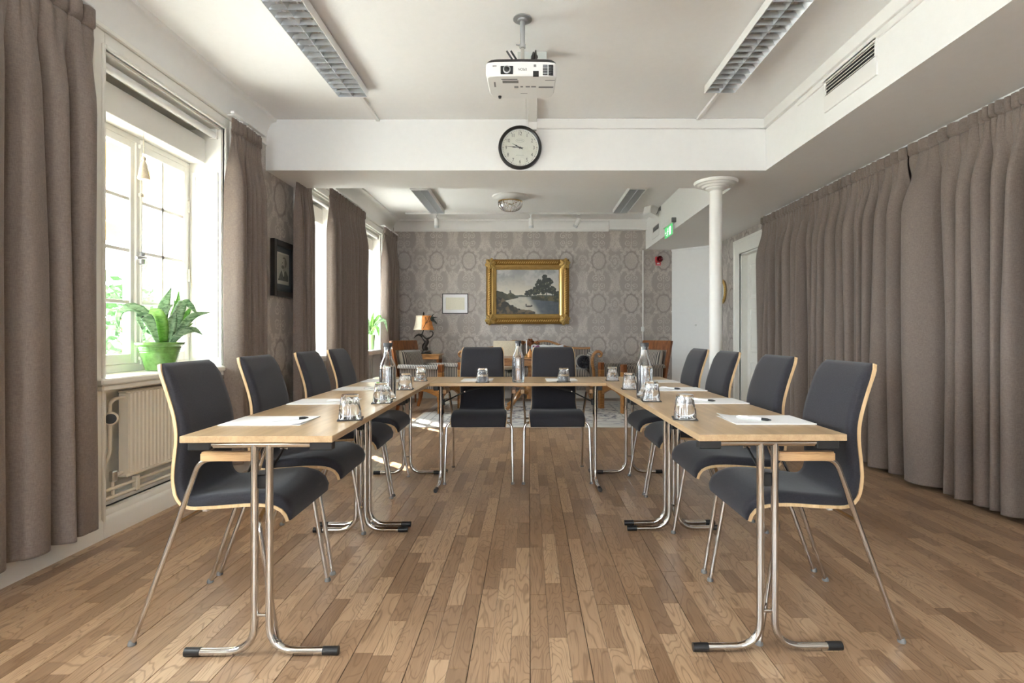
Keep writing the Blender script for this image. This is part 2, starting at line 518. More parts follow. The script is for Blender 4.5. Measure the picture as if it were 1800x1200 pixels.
stave_mesh = {}
for L in LEN:
    for s_ in range(3):
        g0 = 0.0012 if s_ == 0 else 0.0004; g1 = 0.0012 if s_ == 2 else 0.0004
        stave_mesh[(L, s_)] = MB().box(-sw / 2 + g0, sw / 2 - g1, -L / 2 + 0.0004, L / 2 - 0.0004, -0.0045, 0.0, 0.0005).mesh('stave', M['oak'], ang=0)
mbf = MB()
for i, (x, y, L, s_) in enumerate(staves):
    if i in near:
        o = bpy.data.objects.new('stave', stave_mesh[(L, s_)]); COL.objects.link(o)
        o.location = (x, y, rs.uniform(-0.0002, 0.0)); o.parent = floor
    else:
        g0 = 0.0012 if s_ == 0 else 0.0004; g1 = 0.0012 if s_ == 2 else 0.0004
        mbf.box(x - sw / 2 + g0, x + sw / 2 - g1, y - L / 2 + 0.0004, y + L / 2 - 0.0004, -0.0045, 0.0)
o = mbf.build('stave_field', M['oak_stuff'], floor, ang=0); o['kind'] = 'stuff'

# ---- walls
WT = 0.5
mb = MB()
edges = [REAR_Y - 0.3]
for a_, b_ in sorted(WIN + WIN_ADDED): edges += [a_, b_]
edges.append(YF + 0.3)
for i in range(0, len(edges), 2): mb.box(XL - WT, XL, edges[i], edges[i + 1], -0.02, 3.15)
for a_, b_ in WIN + WIN_ADDED:
    mb.box(XL - WT, XL - 0.13, a_, b_, -0.02, ZSILL - 0.035)
    mb.box(XL - WT, XL, a_, b_, ZHEAD, 3.15)
wl = mb.build('wall_left', M['wallpaper'], ang=0)
tag(wl, 'left wall with damask wallpaper on the piers between deep windows', kind='structure')
wf = MB().box(XL - WT, 2.377, YF, YF + 0.3, -0.02, 3.15).build('wall_far', M['wallpaper'], ang=0)
tag(wf, 'far wall papered in taupe damask with medallions', kind='structure')
DOOR = (6.60, 7.53, 2.17)
mb = MB().box(XR, XR + 0.3, REAR_Y - 0.3, DOOR[0], -0.02, 3.15).box(XR, XR + 0.3, DOOR[1], YF - 0.4, -0.02, 3.15).box(XR, XR + 0.3, DOOR[0], DOOR[1], DOOR[2], 3.15)
wr = mb.build('wall_right', M['wallpaper'], ang=0)
tag(wr, 'right wall in damask wallpaper, mostly behind the long curtains', kind='structure')
# white corner wall, set askew
ca, cb = Vector((2.377, YF, 0)), Vector((XR, 8.60, 0))
mb = MB().prism([(ca.x, ca.y), (cb.x, cb.y), (cb.x + 0.35, cb.y), (cb.x + 0.35, YF + 0.3), (ca.x, YF + 0.3)], -0.02, 3.1, axis=2)
wc = mb.build('wall_corner', M['white'], ang=0)
tag(wc, 'white painted slanting corner wall right of the far wallpaper', kind='structure')
dv = (cb - ca).normalized(); nv = Vector((-0.66, -0.75, 0))
nv = Vector((dv.y, -dv.x, 0)); nv = nv if nv.y < 0 else -nv
def on_corner(t, z, out): p = ca + dv * t + nv * out; return (p.x, p.y, z)
L_ = (cb - ca).length
mb = MB()
for z0, z1, t in ((1.428, 1.448, 0.022), (0.0, 0.16, 0.016), (2.44, 2.468, 0.02)):
    vs = [on_corner(s_ * L_, z_, o_) for z_ in (z0, z1) for o_ in (-0.01, t) for s_ in (0.0, 1.0)]
    mb.add(vs, [(0, 2, 3, 1), (4, 5, 7, 6), (0, 1, 5, 4), (2, 6, 7, 3), (0, 4, 6, 2), (1, 3, 7, 5)])
mb.build('moulding', M['white'], wc, ang=0)
mb = MB().lathe([(0.018, 0), (0.018, 0.008), (0.012, 0.02), (0.004, 0.024)], 16, M=Matrix.Translation(on_corner(0.42, 1.21, 0)) @ Vector((nv.x, nv.y, 0)).to_track_quat('Z', 'Y').to_matrix().to_4x4())
mb.build('knob', M['whitepl'], wc)
# rear wall behind the photographer, its two windows added as a light source
mb = MB()
xs = [XL - 0.5, REAR_ADDED[0][0], REAR_ADDED[0][1], REAR_ADDED[1][0], REAR_ADDED[1][1], XR + 0.3]
for i in (0, 2, 4): mb.box(xs[i], xs[i + 1], REAR_Y - 0.3, REAR_Y, -0.02, 3.15)
for a_, b_ in REAR_ADDED: mb.box(a_, b_, REAR_Y - 0.3, REAR_Y, -0.02, 0.90).box(a_, b_, REAR_Y - 0.3, REAR_Y, 2.35, 3.15)
wb = mb.build('wall_rear', M['white'], ang=0)
tag(wb, 'white rear wall behind the viewer with two windows added to light the room', kind='structure')

# ---- ceiling, beam, dropped soffit, cornices
ce = MB().box(XL - 0.3, XS + 0.05, REAR_Y - 0.3, YB0 + 0.05, ZN, 3.15).box(XL - 0.3, XS2 + 0.05, YB1 - 0.05, YF + 0.2, ZF, 3.15).build('ceiling', M['ceil'], ang=0)
tag(ce, 'white plastered ceiling in two fields either side of a beam', kind='structure')
MB().box(XL - 0.02, XS, YB0, YB1, ZB, 3.1).build('beam', M['white'], ce, ang=0)
MB().box(XS, XR + 0.1, REAR_Y - 0.2, YB1, ZB, 3.1).box(XS2, XR + 0.1, YB1, YF + 0.05, ZB, 3.1).build('dropped_soffit', M['white'], ce, ang=0)
def cove(y0, y1, x0, x1, z0, z1):
    pr = [(x0 - 0.02, z0 - 0.012), (x0 + 0.014, z0 - 0.012), (x0 + 0.018, z0 + 0.008), (x0 + 0.006, z0 + 0.014)]
    for k in range(9):
        t = k / 8 * PI / 2
        pr.append((x0 + 0.006 + (x1 - x0 - 0.012) * (1 - math.cos(t)), z0 + 0.02 + (z1 - z0 - 0.045) * math.sin(t)))
    pr += [(x1 + 0.006, z1 - 0.022), (x1 + 0.010, z1), (x0 - 0.02, z1)]
    return MB().prism(pr, y0, y1, axis=1)
o = cove(REAR_Y, YB0, XL, -2.165, 2.692, ZN).build('cornice', M['white'], ce)
cove(YB1, YF - 0.10, XL, -2.15, 2.692, ZF).build('cornice', M['white'], ce)
# far cornice and its boxed end
def cove_far(x0, x1):
    pr = [(YF + 0.02, 2.77), (YF - 0.012, 2.77), (YF - 0.016, 2.79), (YF - 0.006, 2.80)]
    for k in range(9):
        t = k / 8 * PI / 2
        pr.append((YF - 0.006 - 0.085 * (1 - math.cos(t)), 2.81 + 0.115 * math.sin(t)))
    pr += [(YF - 0.10, 2.93), (YF - 0.105, ZF), (YF + 0.02, ZF)]
    return MB().prism(pr, x0, x1, axis=0)
cove_far(XL - 0.02, 1.32).build('cornice', M['white'], ce)
MB().box(1.32, XS2 + 0.02, YF - 0.11, YF + 0.02, 2.785, ZF).build('cornice_box', M['white'], ce, ang=0)

# ---- windows
def make_window(n, y0, y1, detail=True):
    yc = (y0 + y1) / 2
    w = empty('window_%d' % n, (XL, yc, 0), world_parts=True)
    tag(w, 'tall white casement window %s' % {1: 'nearest the camera with a plant on its sill', 2: 'half hidden between curtains beyond the wallpapered pier', 3: 'nearest the far wall with a small plant on its sill'}.get(n, 'added unseen behind the viewer to light the room'), kind='structure')
    J = M['joinery']
    cw = 0.085
    for (a, b, s_) in ((y0 - cw, y0, 1), (y1, y1 + cw, -1)):
        mb = MB().box(XL - 0.01, XL + 0.020, a, b, 0.0, ZHEAD + cw, 0.004)
        e = b - 0.022 if s_ == 1 else a
        mb.box(XL, XL + 0.030, e, e + 0.022, 0.0, ZHEAD + 0.02, 0.005)
        e2 = a + 0.002 if s_ == 1 else b - 0.02
        mb.box(XL, XL + 0.027, e2, e2 + 0.018, 0.0, ZHEAD + cw, 0.005)
        mb.build('casing', J, w)
    MB().box(XL - 0.01, XL + 0.020, y0, y1, ZHEAD, ZHEAD + cw, 0.004).box(XL, XL + 0.030, y0, y1, ZHEAD, ZHEAD + 0.022, 0.005).box(XL, XL + 0.034, y0 - cw, y1 + cw, ZHEAD + cw, ZHEAD + cw + 0.03, 0.006).build('head_casing', J, w)
    # reveals with a framed panel
    for (ya, sg) in ((y0, 1), (y1, -1)):
        f = lambda d0, d1: (min(ya + sg * d0, ya + sg * d1), max(ya + sg * d0, ya + sg * d1))
        a, b = f(-0.01, 0.012)
        mb = MB().box(-2.56, XL, a, b, 0.02, ZHEAD)
        a, b = f(0.012, 0.020)
        for (xa, xb, za, zb) in ((-2.47, -2.435, ZSILL + 0.06, 2.25), (-2.305, -2.27, ZSILL + 0.06, 2.25), (-2.435, -2.305, 2.215, 2.25), (-2.435, -2.305, ZSILL + 0.06, ZSILL + 0.095)):
            mb.box(xa, xb, a, b, za, zb, 0.003)
        mb.build('reveal', J, w)
    MB().box(-2.56, XL, y0, y1, ZHEAD - 0.012, ZHEAD + 0.01).box(-2.545, -2.50, y0, y1, 2.48, ZHEAD).build('head_board', J, w)
    MB().box(-2.52, -2.365, y0 + 0.012, y1 - 0.012, 2.315, 2.49, 0.004).build('valance_box', J, w)
    MB().box(-2.56, -2.185, y0 - 0.07, y1 + 0.07, ZSILL - 0.035, ZSILL, 0.008).box(XL - 0.02, -2.20, y0 - 0.05, y1 + 0.05, ZSILL - 0.065, ZSILL - 0.035, 0.006).build('window_sill', J, w)
    # apron wall in the niche with a raised frame
    mb = MB().box(-2.40, -2.372, y0 + 0.012, y1 - 0.012, 0.0, ZSILL - 0.06)
    for (a, b, za, zb) in ((y0 + 0.012, y0 + 0.07, 0.15, 0.77), (y1 - 0.07, y1 - 0.012, 0.15, 0.77), (y0 + 0.07, y1 - 0.07, 0.70, 0.77), (y0 + 0.07, y1 - 0.07, 0.15, 0.2)):
        mb.box(-2.372, -2.36, a, b, za, zb, 0.003)
    mb.build('apron', J, w)
    # frame and two casements of eight panes
    xf0, xf1 = -2.545, -2.480
    fr = 0.038; z0, z1 = ZSILL, 2.315
    MB().box(xf0, xf1, y0, y0 + fr, z0, z1, 0.003).box(xf0, xf1, y1 - fr, y1, z0, z1, 0.003).box(xf0, xf1, y0 + fr, y1 - fr, z1 - fr, z1, 0.003).box(xf0, xf1, y0 + fr, y1 - fr, z0, z0 + fr + 0.01, 0.003).build('frame', J, w)
    ym = yc; st = 0.045
    for (a, b, s_) in ((y0 + fr, ym, 1), (ym, y1 - fr, -1)):
        za, zb = z0 + fr + 0.012, z1 - fr - 0.002
        x0, x1 = -2.525, -2.475
        mb = MB().box(x0, x1, a + 0.002, a + st, za, zb, 0.003).box(x0, x1, b - st, b - 0.002, za, zb, 0.003).box(x0, x1, a + st, b - st, zb - st, zb, 0.003).box(x0, x1, a + st, b - st, za, za + 0.06, 0.003)
        c = mb.build('casement', J, w)
        ia, ib, iza, izb = a + st, b - st, za + 0.06, zb - st
        mw = 0.022
        mu = MB().box(x0 + 0.01, x1 - 0.006, (ia + ib) / 2 - mw / 2, (ia + ib) / 2 + mw / 2, iza, izb, 0.002)
        rows = [iza + (izb - iza) * k / 4 for k in range(5)]
        for k in (1, 2, 3): mu.box(x0 + 0.01, x1 - 0.006, ia, ib, rows[k] - mw / 2, rows[k] + mw / 2, 0.002)
        mu.build('muntin', J, c)
        for r in range(4):
            for cc in range(2):
                pa = ia if cc == 0 else (ia + ib) / 2 + mw / 2; pb = (ia + ib) / 2 - mw / 2 if cc == 0 else ib
                pz0 = rows[r] + (mw / 2 if r else 0); pz1 = rows[r + 1] - (mw / 2 if r < 3 else 0)
                MB().box(-2.504, -2.500, pa, pb, pz0, pz1).build('pane', M['pane'], c, ang=0)
    MB().box(-2.478, -2.462, ym - 0.014, ym + 0.014, z0 + 0.05, z1 - 0.04, 0.004).build('cover_strip', J, w)
    if detail:
        mb = MB().tube([(-2.455, ym + 0.02, z0 + 0.04), (-2.455, ym + 0.02, z1 - 0.02)], 0.007, 8)
        for zz in (z0 + 0.08, 1.2, 1.95, z1 - 0.06): mb.box(-2.47, -2.447, ym + 0.005, ym + 0.035, zz - 0.012, zz + 0.012, 0.003)
        e = mb.build('espagnolette', J, w)
        mb = MB().box(-2.465, -2.440, ym + 0.002, ym + 0.038, 1.51, 1.59, 0.005)
        mb.tube(spline([(-2.445, ym + 0.02, 1.55), (-2.415, ym + 0.01, 1.552), (-2.405, ym - 0.03, 1.548), (-2.41, ym - 0.085, 1.54)], 10), [0.008] * 7 + [0.010, 0.011, 0.008], 8)
        mb.build('window_handle', M['steel'], e)
        mb = MB()
        for zz in (1.05, 1.45, 1.95): mb.tube([(-2.472, y1 - fr + 0.0, zz), (-2.472, y1 - fr, zz + 0.09)], 0.008, 8)
        mb.build('hinge', J, w)
    return w
for i, (a_, b_) in enumerate(WIN): make_window(i + 1, a_, b_)
for i, (a_, b_) in enumerate(WIN_ADDED): make_window(i + 4, a_, b_, False)
for i, (a_, b_) in enumerate(REAR_ADDED):
    w = empty('window_%d' % (i + 6), ((a_ + b_) / 2, REAR_Y, 0.90), world_parts=True)
    tag(w, 'unseen window added in the rear wall to light the room', kind='structure')
    mb = MB()
    for xa in (a_, (a_ + b_) / 2 - 0.03, b_ - 0.06): mb.box(xa, xa + 0.06, REAR_Y - 0.2, REAR_Y - 0.14, 0.90, 2.35)
    for za in (0.90, 1.6, 2.29): mb.box(a_, b_, REAR_Y - 0.195, REAR_Y - 0.145, za, za + 0.06)
    mb.build('frame', M['joinery'], w, ang=0)

# ---- roller blinds and the pull tassel
def roller_blind(y0, y1, label):
    b = empty('roller_blind', (-2.295, (y0 + y1) / 2, 2.52), world_parts=True)
    tag(b, label, 'blind', 'white roller blinds in the window heads')
    MB().tube([(-2.295, y0 + 0.03, 2.518), (-2.295, y1 - 0.035, 2.518)], 0.024, 20).build('fabric_roll', M['whitepl'], b)
    MB().box(-2.325, -2.27, y1 - 0.035, y1 - 0.014, 2.49, 2.562, 0.003).build('bracket', M['joinery'], b)
    MB().box(-2.325, -2.27, y0 + 0.012, y0 + 0.03, 2.49, 2.562, 0.003).build('bracket', M['joinery'], b)
roller_blind(*WIN[0], 'white rolled-up blind above the nearest window')
roller_blind(*WIN[1], 'white rolled-up blind above the middle window')
roller_blind(*WIN[2], 'white rolled-up blind above the farthest window')
ts = empty('pull_tassel', (-2.372, 3.36, 2.10), world_parts=True)
tag(ts, 'cream tassel on a cord hanging before the nearest window', 'tassel')
MB().tube([(-2.372, 3.36, 2.315), (-2.37, 3.36, 2.155)], 0.0025, 6).build('cord', M['cream'], ts)
MB().lathe([(0.004, 0.165), (0.011, 0.158), (0.012, 0.142), (0.007, 0.136), (0.013, 0.128), (0.020, 0.11)], 16, (-2.37, 3.36, 2.0)).build('tassel_head', M['cream'], ts)
MB().lathe([(0.018, 0.112), (0.026, 0.07), (0.033, 0.03), (0.034, 0.022)], 24, (-2.37, 3.36, 2.0), fn=lambda r, z, a: r * (1 + 0.06 * math.sin(a * 12))).build('fringe', M['cream'], ts)

# ---- baseboards
def base_left(y0, y1):
    return MB().prism([(XL - 0.06, -0.01), (XL + 0.028, -0.01), (XL + 0.028, 0.09), (XL + 0.020, 0.105), (XL + 0.012, 0.11), (XL + 0.012, 0.125), (XL + 0.004, 0.14), (XL - 0.06, 0.14)], y0, y1, axis=1)
tag(base_left(REAR_Y, YF).build('baseboard_left', M['joinery']), 'tall white baseboard along the window wall', kind='structure')
mb = MB()
for a_, b_ in WIN: mb.box(-2.38, XL - 0.03, a_ + 0.012, b_ - 0.012, 0.0, 0.14).box(-2.38, XL - 0.045, a_ + 0.012, b_ - 0.012, 0.14, 0.165, 0.004)
tag(mb.build('trim_1', M['joinery']), 'white plinth ledge under the windows', kind='structure')
tag(MB().prism([(YF + 0.01, -0.01), (YF - 0.022, -0.01), (YF - 0.022, 0.11), (YF - 0.012, 0.13), (YF + 0.01, 0.13)], XL, 2.377, axis=0).build('baseboard_far', M['joinery']), 'white baseboard along the far wallpapered wall', kind='structure')
tag(MB().prism([(XR - 0.022, -0.01), (XR + 0.01, -0.01), (XR + 0.01, 0.13), (XR - 0.012, 0.13), (XR - 0.022, 0.11)], REAR_Y, DOOR[0] - 0.2, axis=1).build('baseboard_right', M['joinery']), 'white baseboard behind the long curtains', kind='structure')

# ---- door on the right wall
dr = empty('door_1', (XR, (DOOR[0] + DOOR[1]) / 2, 0), world_parts=True)
tag(dr, 'white panelled door in a broad moulded frame by the right curtain', kind='structure')
cw = 0.20
def casing_box(y0, y1, z0, z1):
    return MB().box(XR - 0.022, XR + 0.01, y0, y1, z0, z1, 0.004)
casing_box(DOOR[1], DOOR[1] + cw, 0, DOOR[2] + cw).box(XR - 0.036, XR, DOOR[1] + cw - 0.04, DOOR[1] + cw, 0, DOOR[2] + cw, 0.006).box(XR - 0.03, XR, DOOR[1], DOOR[1] + 0.02, 0, DOOR[2] + 0.02, 0.005).build('casing', M['joinery'], dr)
casing_box(DOOR[0] - cw, DOOR[0], 0, DOOR[2] + cw).build('casing', M['joinery'], dr)
casing_box(DOOR[0], DOOR[1], DOOR[2], DOOR[2] + cw).box(XR - 0.036, XR, DOOR[0], DOOR[1] + cw, DOOR[2] + cw - 0.04, DOOR[2] + cw, 0.006).box(XR - 0.03, XR, DOOR[0], DOOR[1], DOOR[2], DOOR[2] + 0.02, 0.005).build('head_casing', M['joinery'], dr)
MB().box(XR, XR + 0.16, DOOR[1] - 0.02, DOOR[1] + 0.01, 0, DOOR[2]).box(XR, XR + 0.16, DOOR[0] - 0.01, DOOR[0] + 0.02, 0, DOOR[2]).box(XR, XR + 0.16, DOOR[0], DOOR[1], DOOR[2] - 0.02, DOOR[2] + 0.01).build('jamb', M['joinery'], dr, ang=0)
lf = MB().box(XR + 0.085, XR + 0.13, DOOR[0] + 0.02, DOOR[1] - 0.02, 0.005, DOOR[2] - 0.02).build('door_leaf', M['joinery'], dr, ang=0)
for (za, zb) in ((0.15, 0.70), (0.82, 1.42), (1.54, 2.03)):
    for (ya, yb) in ((DOOR[0] + 0.12, DOOR[0] + 0.42), (DOOR[0] + 0.52, DOOR[1] - 0.12)):
        mb = MB()
        for (a, b, c, d) in ((ya, ya + 0.025, za, zb), (yb - 0.025, yb, za, zb), (ya, yb, za, za + 0.025), (ya, yb, zb - 0.025, zb)): mb.box(XR + 0.072, XR + 0.09, a, b, c, d, 0.004)
        mb.box(XR + 0.078, XR + 0.09, ya + 0.06, yb - 0.06, za + 0.06, zb - 0.06, 0.006)
        mb.build('door_panel', M['joinery'], lf)

# ---- cast column under the beam
cl = empty('column', (1.72, 5.03, 0), world_parts=True)
tag(cl, 'slim round white column with a ringed flat capital under the beam', 'column', kind='structure')
MB().lathe([(0.058, 0.0), (0.0575, ZB - 0.05)], 40, (1.72, 5.03, 0)).build('shaft', M['joinery'], cl)
MB().lathe([(0.062, 0), (0.075, 0.012), (0.085, 0.014), (0.092, 0.028), (0.115, 0.030), (0.128, 0.044), (0.152, 0.046), (0.166, 0.058), (0.188, 0.060), (0.196, 0.078), (0.196, 0.086)], 56, (1.72, 5.03, ZB - 0.085)).build('capital', M['joinery'], cl)
MB().lathe([(0.10, 0), (0.10, 0.03), (0.07, 0.05), (0.06, 0.09)], 40, (1.72, 5.03, 0)).build('base', M['joinery'], cl)

# ---- cable ducts and trims on the ceiling and beam
def trim(n, mb, label): return tag(mb.build('trim_%d' % n, M['duct']), label, kind='structure')
trim(2, MB().box(0.03, XS, YB0 - 0.030, YB0 + 0.005, ZN - 0.085, ZN - 0.003, 0.003), 'white cable duct along the top of the beam')
trim(3, MB().box(-0.01, 0.065, 3.60, YB0 - 0.002, ZN - 0.035, ZN + 0.002, 0.003).box(-0.01, 0.065, YB0 - 0.035, YB0 + 0.004, ZN - 0.10, ZN - 0.034, 0.003), 'white cable duct from projector box to clock')
trim(4, MB().box(-1.305, -1.275, 4.06, YB0, ZN - 0.018, ZN + 0.002, 0.003), 'thin conduit from the left louvre light to the beam')
trim(5, MB().box(1.42, 1.45, 3.99, YB0, ZN - 0.018, ZN + 0.002, 0.003), 'thin conduit from the right louvre light to the beam')
trim(6, MB().box(XS - 0.030, XS + 0.004, REAR_Y, YB0, ZN - 0.085, ZN + 0.002, 0.003).box(XS - 0.012, XS + 0.004, 1.0, 4.1, ZN - 0.125, ZN - 0.083, 0.004), 'white duct along the soffit top')
trim(7, MB().box(1.885, 1.905, YF - 0.014, YF + 0.002, 0.13, 2.46, 0.003), 'white cable strip running down the far wall')
tag(MB().box(1.862, 1.912, YF - 0.045, YF - 0.013, 1.11, 1.19, 0.006).build('wall_switch', M['whitepl']), 'small white switch box on the cable strip of the far wall', 'switch')
MBt = MB().tube([(-0.026, 3.63, ZN - 0.006), (-0.026, YB0 - 0.012, ZN - 0.006), (-0.026, YB0 - 0.008, ZN - 0.10)], 0.004, 6)
tag(MBt.build('cable', M['duct']), 'thin white cable beside the duct above the wall clock', 'cable')

# ================================================================== U-SHAPED MEETING TABLES
AU = math.atan(16 / F)                        # the U of tables is turned a degree against the room
def U(u, d, z=0.0): return (u * math.cos(AU) - d * math.sin(AU), u * math.sin(AU) + d * math.cos(AU), z)
TZ = 0.740                                    # table top height

def make_table(W, L):
    t = empty('folding_table')
    MB().box(-W / 2, W / 2, -L / 2, L / 2, TZ - 0.022, TZ, 0.0015).build('tabletop', M['top'], t)
    for e in (-1, 1):
        y = e * (L / 2 - 0.042)
        MB().tube([(-W / 2 + 0.075, y, TZ - 0.0345), (W / 2 - 0.075, y, TZ - 0.0345)], 0.012, 14).build('crossbar', M['chrome'], t)
        for s in (-1, 1):
            xa = s * (W / 2 - 0.085); xb = s * (W / 2 - 0.010)
            MB().box(min(xa, xb), max(xa, xb), y - 0.016, y + 0.016, TZ - 0.053, TZ - 0.022, 0.003).build('corner_block', M['blackpl'], t)
            path = fillet([(s * 0.0245, y, TZ - 0.036), (s * 0.0245, y, 0.014), (s * (W / 2 - 0.02), y, 0.014)], 0.095, 12)
            lg = MB().tube(path, 0.0125, 14).build('leg', M['chrome'], t)
            MB().tube([(s * (W / 2 - 0.045), y, 0.014), (s * (W / 2 + 0.006), y, 0.014)], 0.0142, 16).build('end_cap', M['blackpl'], lg)
        MB().tube([(-0.024, y, 0.135), (0.024, y, 0.135)], 0.0065, 10).build('spacer', M['chrome'], t)
        MB().box(-0.016, 0.016, y - 0.014 * e - 0.012, y - 0.014 * e + 0.012, 0.555, 0.60, 0.004).build('latch', M['blackpl'], t)
        hin = (0.0, y - e * 0.17, 0.655)
        br = MB().tube([(0.0, y - e * 0.016, 0.578), hin], 0.0048, 8).build('brace', M['blackpl'], t)
        MB().tube([hin, (0.0, y - e * 0.40, TZ - 0.024)], 0.0075, 8).build('brace_arm', M['blackpl'], br)
        MB().tube([(-0.012, hin[1], hin[2]), (0.012, hin[1], hin[2])], 0.005, 10).build('pivot', M['chrome'], br)
        MB().box(-0.016, 0.016, y - e * 0.40 - 0.02, y - e * 0.40 + 0.02, TZ - 0.034, TZ - 0.022, 0.002).build('brace_mount', M['blackpl'], br)
    return t
TL = 1.2155; D0 = 1.798
tp = make_table(0.496, TL); note_tree(tp)
TG = 'folding tables set in a U'
spec = [(-0.862, D0 + TL / 2, 'oak-topped folding table nearest the camera on the window side'),
        (-0.862, D0 + TL * 1.5, 'oak-topped folding table in the rear half of the window-side row'),
        (0.840, D0 + TL / 2, 'oak-topped folding table nearest the camera on the curtain side'),
        (0.840, D0 + TL * 1.5, 'oak-topped folding table in the rear half of the curtain-side row')]
for i, (u, d, lab) in enumerate(spec):
    t = tp if i == 0 else copy_tree(tp)
    t.location = U(u, d); t.rotation_euler.z = AU; tag(t, lab, 'table', TG)
tb = make_table(0.53, 1.199)
tb.location = U(-0.0125, 3.70 + 0.265); tb.rotation_euler.z = AU - PI / 2
tag(tb, 'oak-topped folding table closing the far end of the U', 'table', TG)

# ---- meeting chair: one bent plywood shell with an upholstered pad on a chrome frame
PROFILE = [(0.258, 0.408), (0.246, 0.440), (0.210, 0.459), (0.130, 0.464), (0.0, 0.455), (-0.095, 0.451), (-0.140, 0.483), (-0.157, 0.540), (-0.156, 0.60), (-0.147, 0.697), (-0.154, 0.768), (-0.182, 0.863), (-0.218, 0.962)]
def make_chair():
    c = empty('meeting_chair')
    pr = spline(PROFILE, 44); n = len(pr)
    S = [0.0]
    for i in range(1, n): S.append(S[-1] + math.hypot(pr[i][0] - pr[i - 1][0], pr[i][1] - pr[i - 1][1]))
    tot = S[-1]
    def wid(i):
        s = S[i] / tot
        w = np.interp(s, [0, 0.06, 0.30, 0.40, 0.52, 0.75, 1.0], [0.392, 0.408, 0.400, 0.376, 0.352, 0.350, 0.338])
        return float(w)
    def nrm(i):
        a = pr[max(i - 1, 0)]; b = pr[min(i + 1, n - 1)]
        tx, tz = b[0] - a[0], b[1] - a[1]; l = math.hypot(tx, tz)
        return tz / l, -tx / l
    # plywood shell
    vs = []; fs = []
    for i in range(n):
        nx, nz = nrm(i); w = wid(i) / 2
        if i == n - 1: w -= 0.012
        elif i == n - 2: w -= 0.003
        for (yy, o) in ((-w, 0), (w, 0), (w, 0.011), (-w, 0.011)):
            vs.append((pr[i][0] + nx * o, yy, pr[i][1] + nz * o))
    for i in range(n - 1):
        for k in range(4): fs.append((i * 4 + k, i * 4 + (k + 1) % 4, (i + 1) * 4 + (k + 1) % 4, (i + 1) * 4 + k))
    fs += [(3, 2, 1, 0), tuple((n - 1) * 4 + k for k in range(4))]
    fs = [tuple(reversed(f)) for f in fs]
    MB().add(vs, fs).build('shell', M['ply'], c, 40)
    # upholstered pad
    sec = [(-1.0, 0.0), (-1.0, 0.35), (-0.985, 0.72), (-0.94, 0.95), (-0.80, 1.0), (-0.4, 1.0), (0.0, 1.0), (0.4, 1.0), (0.80, 1.0), (0.94, 0.95), (0.985, 0.72), (1.0, 0.35), (1.0, 0.0)]
    vs = []; fs = []; m = len(sec)
    for i in range(n):
        nx, nz = nrm(i); w = wid(i) / 2 - 0.005; s = S[i] / tot
        if i >= n - 3: w -= (0.002, 0.006, 0.016)[i - n + 3]
        th = np.interp(s, [0, 0.012, 0.05, 0.12, 0.3, 0.42, 0.6, 0.93, 0.985, 1.0], [0.006, 0.016, 0.028, 0.038, 0.036, 0.030, 0.030, 0.026, 0.016, 0.005])
        sag = np.interp(s, [0, 0.1, 0.22, 0.34, 0.42, 0.7, 1], [0, 0.0, 0.010, 0.008, 0.0, 0.0, 0.0])
        for (k, h) in sec:
            o = 0.0105 + th * h - sag * (1 - k * k) * (h > 0.9)
            vs.append((pr[i][0] + nx * o, k * w, pr[i][1] + nz * o))
    for i in range(n - 1):
        for k in range(m - 1): fs.append((i * m + k, i * m + k + 1, (i + 1) * m + k + 1, (i + 1) * m + k))
        fs.append((i * m + m - 1, i * m, (i + 1) * m, (i + 1) * m + m - 1))
    fs += [tuple(reversed(range(m))), tuple((n - 1) * m + k for k in range(m))]
    fs = [tuple(f) for f in fs]
    MB().add(vs, fs).build('upholstery', M['uph'], c, 60)
    R = 0.0092
    for s in (-1, 1):
        pth = fillet([(-0.250, s * 0.237, 0.006), (-0.105, s * 0.224, 0.415), (-0.016, s * 0.243, 0.638), (0.06, s * 0.249, 0.646), (0.165, s * 0.250, 0.648)], [0.05, 0.045, 0.02], 6)
        l = MB().tube(pth, R, 12).build('leg', M['chrome'], c)
        MB().lathe([(0.013, 0.0), (0.0135, 0.006), (0.0095, 0.016)], 14, (-0.2515, s * 0.2373, 0.0)).build('foot_glide', M['greypl'], l)
        pth = fillet([(0.250, s * 0.243, 0.006), (0.180, s * 0.236, 0.425), (0.150, s * 0.10, 0.436), (0.150, s * 0.05, 0.438)], [0.045, 0.03], 6)
        l = MB().tube(pth, R, 12).build('leg', M['chrome'], c)
        MB().lathe([(0.013, 0.0), (0.0135, 0.006), (0.0095, 0.016)], 14, (0.2513, s * 0.2431, 0.0)).build('foot_glide', M['greypl'], l)
        a = [(-0.004, 0.011), (0.006, 0.016), (0.11, 0.0175), (0.175, 0.017), (0.190, 0.011)]
        pl = [(x, s * 0.250 + y) for x, y in a] + [(x, s * 0.250 - y) for x, y in reversed(a)]
        mb = MB().prism([(x, y) for x, y in pl], 0.640, 0.664, axis=2)
        pl2 = [(x * 0.97 + 0.002, s * 0.250 + (y - s * 0.250) * 0.72) for x, y in pl]
        mb.prism(pl2, 0.663, 0.669, axis=2).build('armrest', M['arm'], c, 50)
        MB().box(-0.09, -0.065, s * 0.10 - 0.012, s * 0.10 + 0.010, 0.418, 0.452, 0.003).build('bumper', M['whitepl'], c)
    MB().tube(fillet([(-0.105, -0.224, 0.415), (-0.080, -0.10, 0.430), (-0.080, 0.10, 0.430), (-0.105, 0.224, 0.415)], 0.05, 5), 0.0075, 10).build('crossbar', M['chrome'], c)
    MB().tube([(0.150, -0.05, 0.438), (0.150, 0.05, 0.438)], 0.0092, 10).build('crossbar', M['chrome'], c)
    return c
ch0 = make_chair(); note_tree(ch0)
chairs = []
SEATS = []
names_w = ['nearest the camera', 'second from the camera', 'third from the camera', 'farthest from the camera']
jit = random.Random(11)
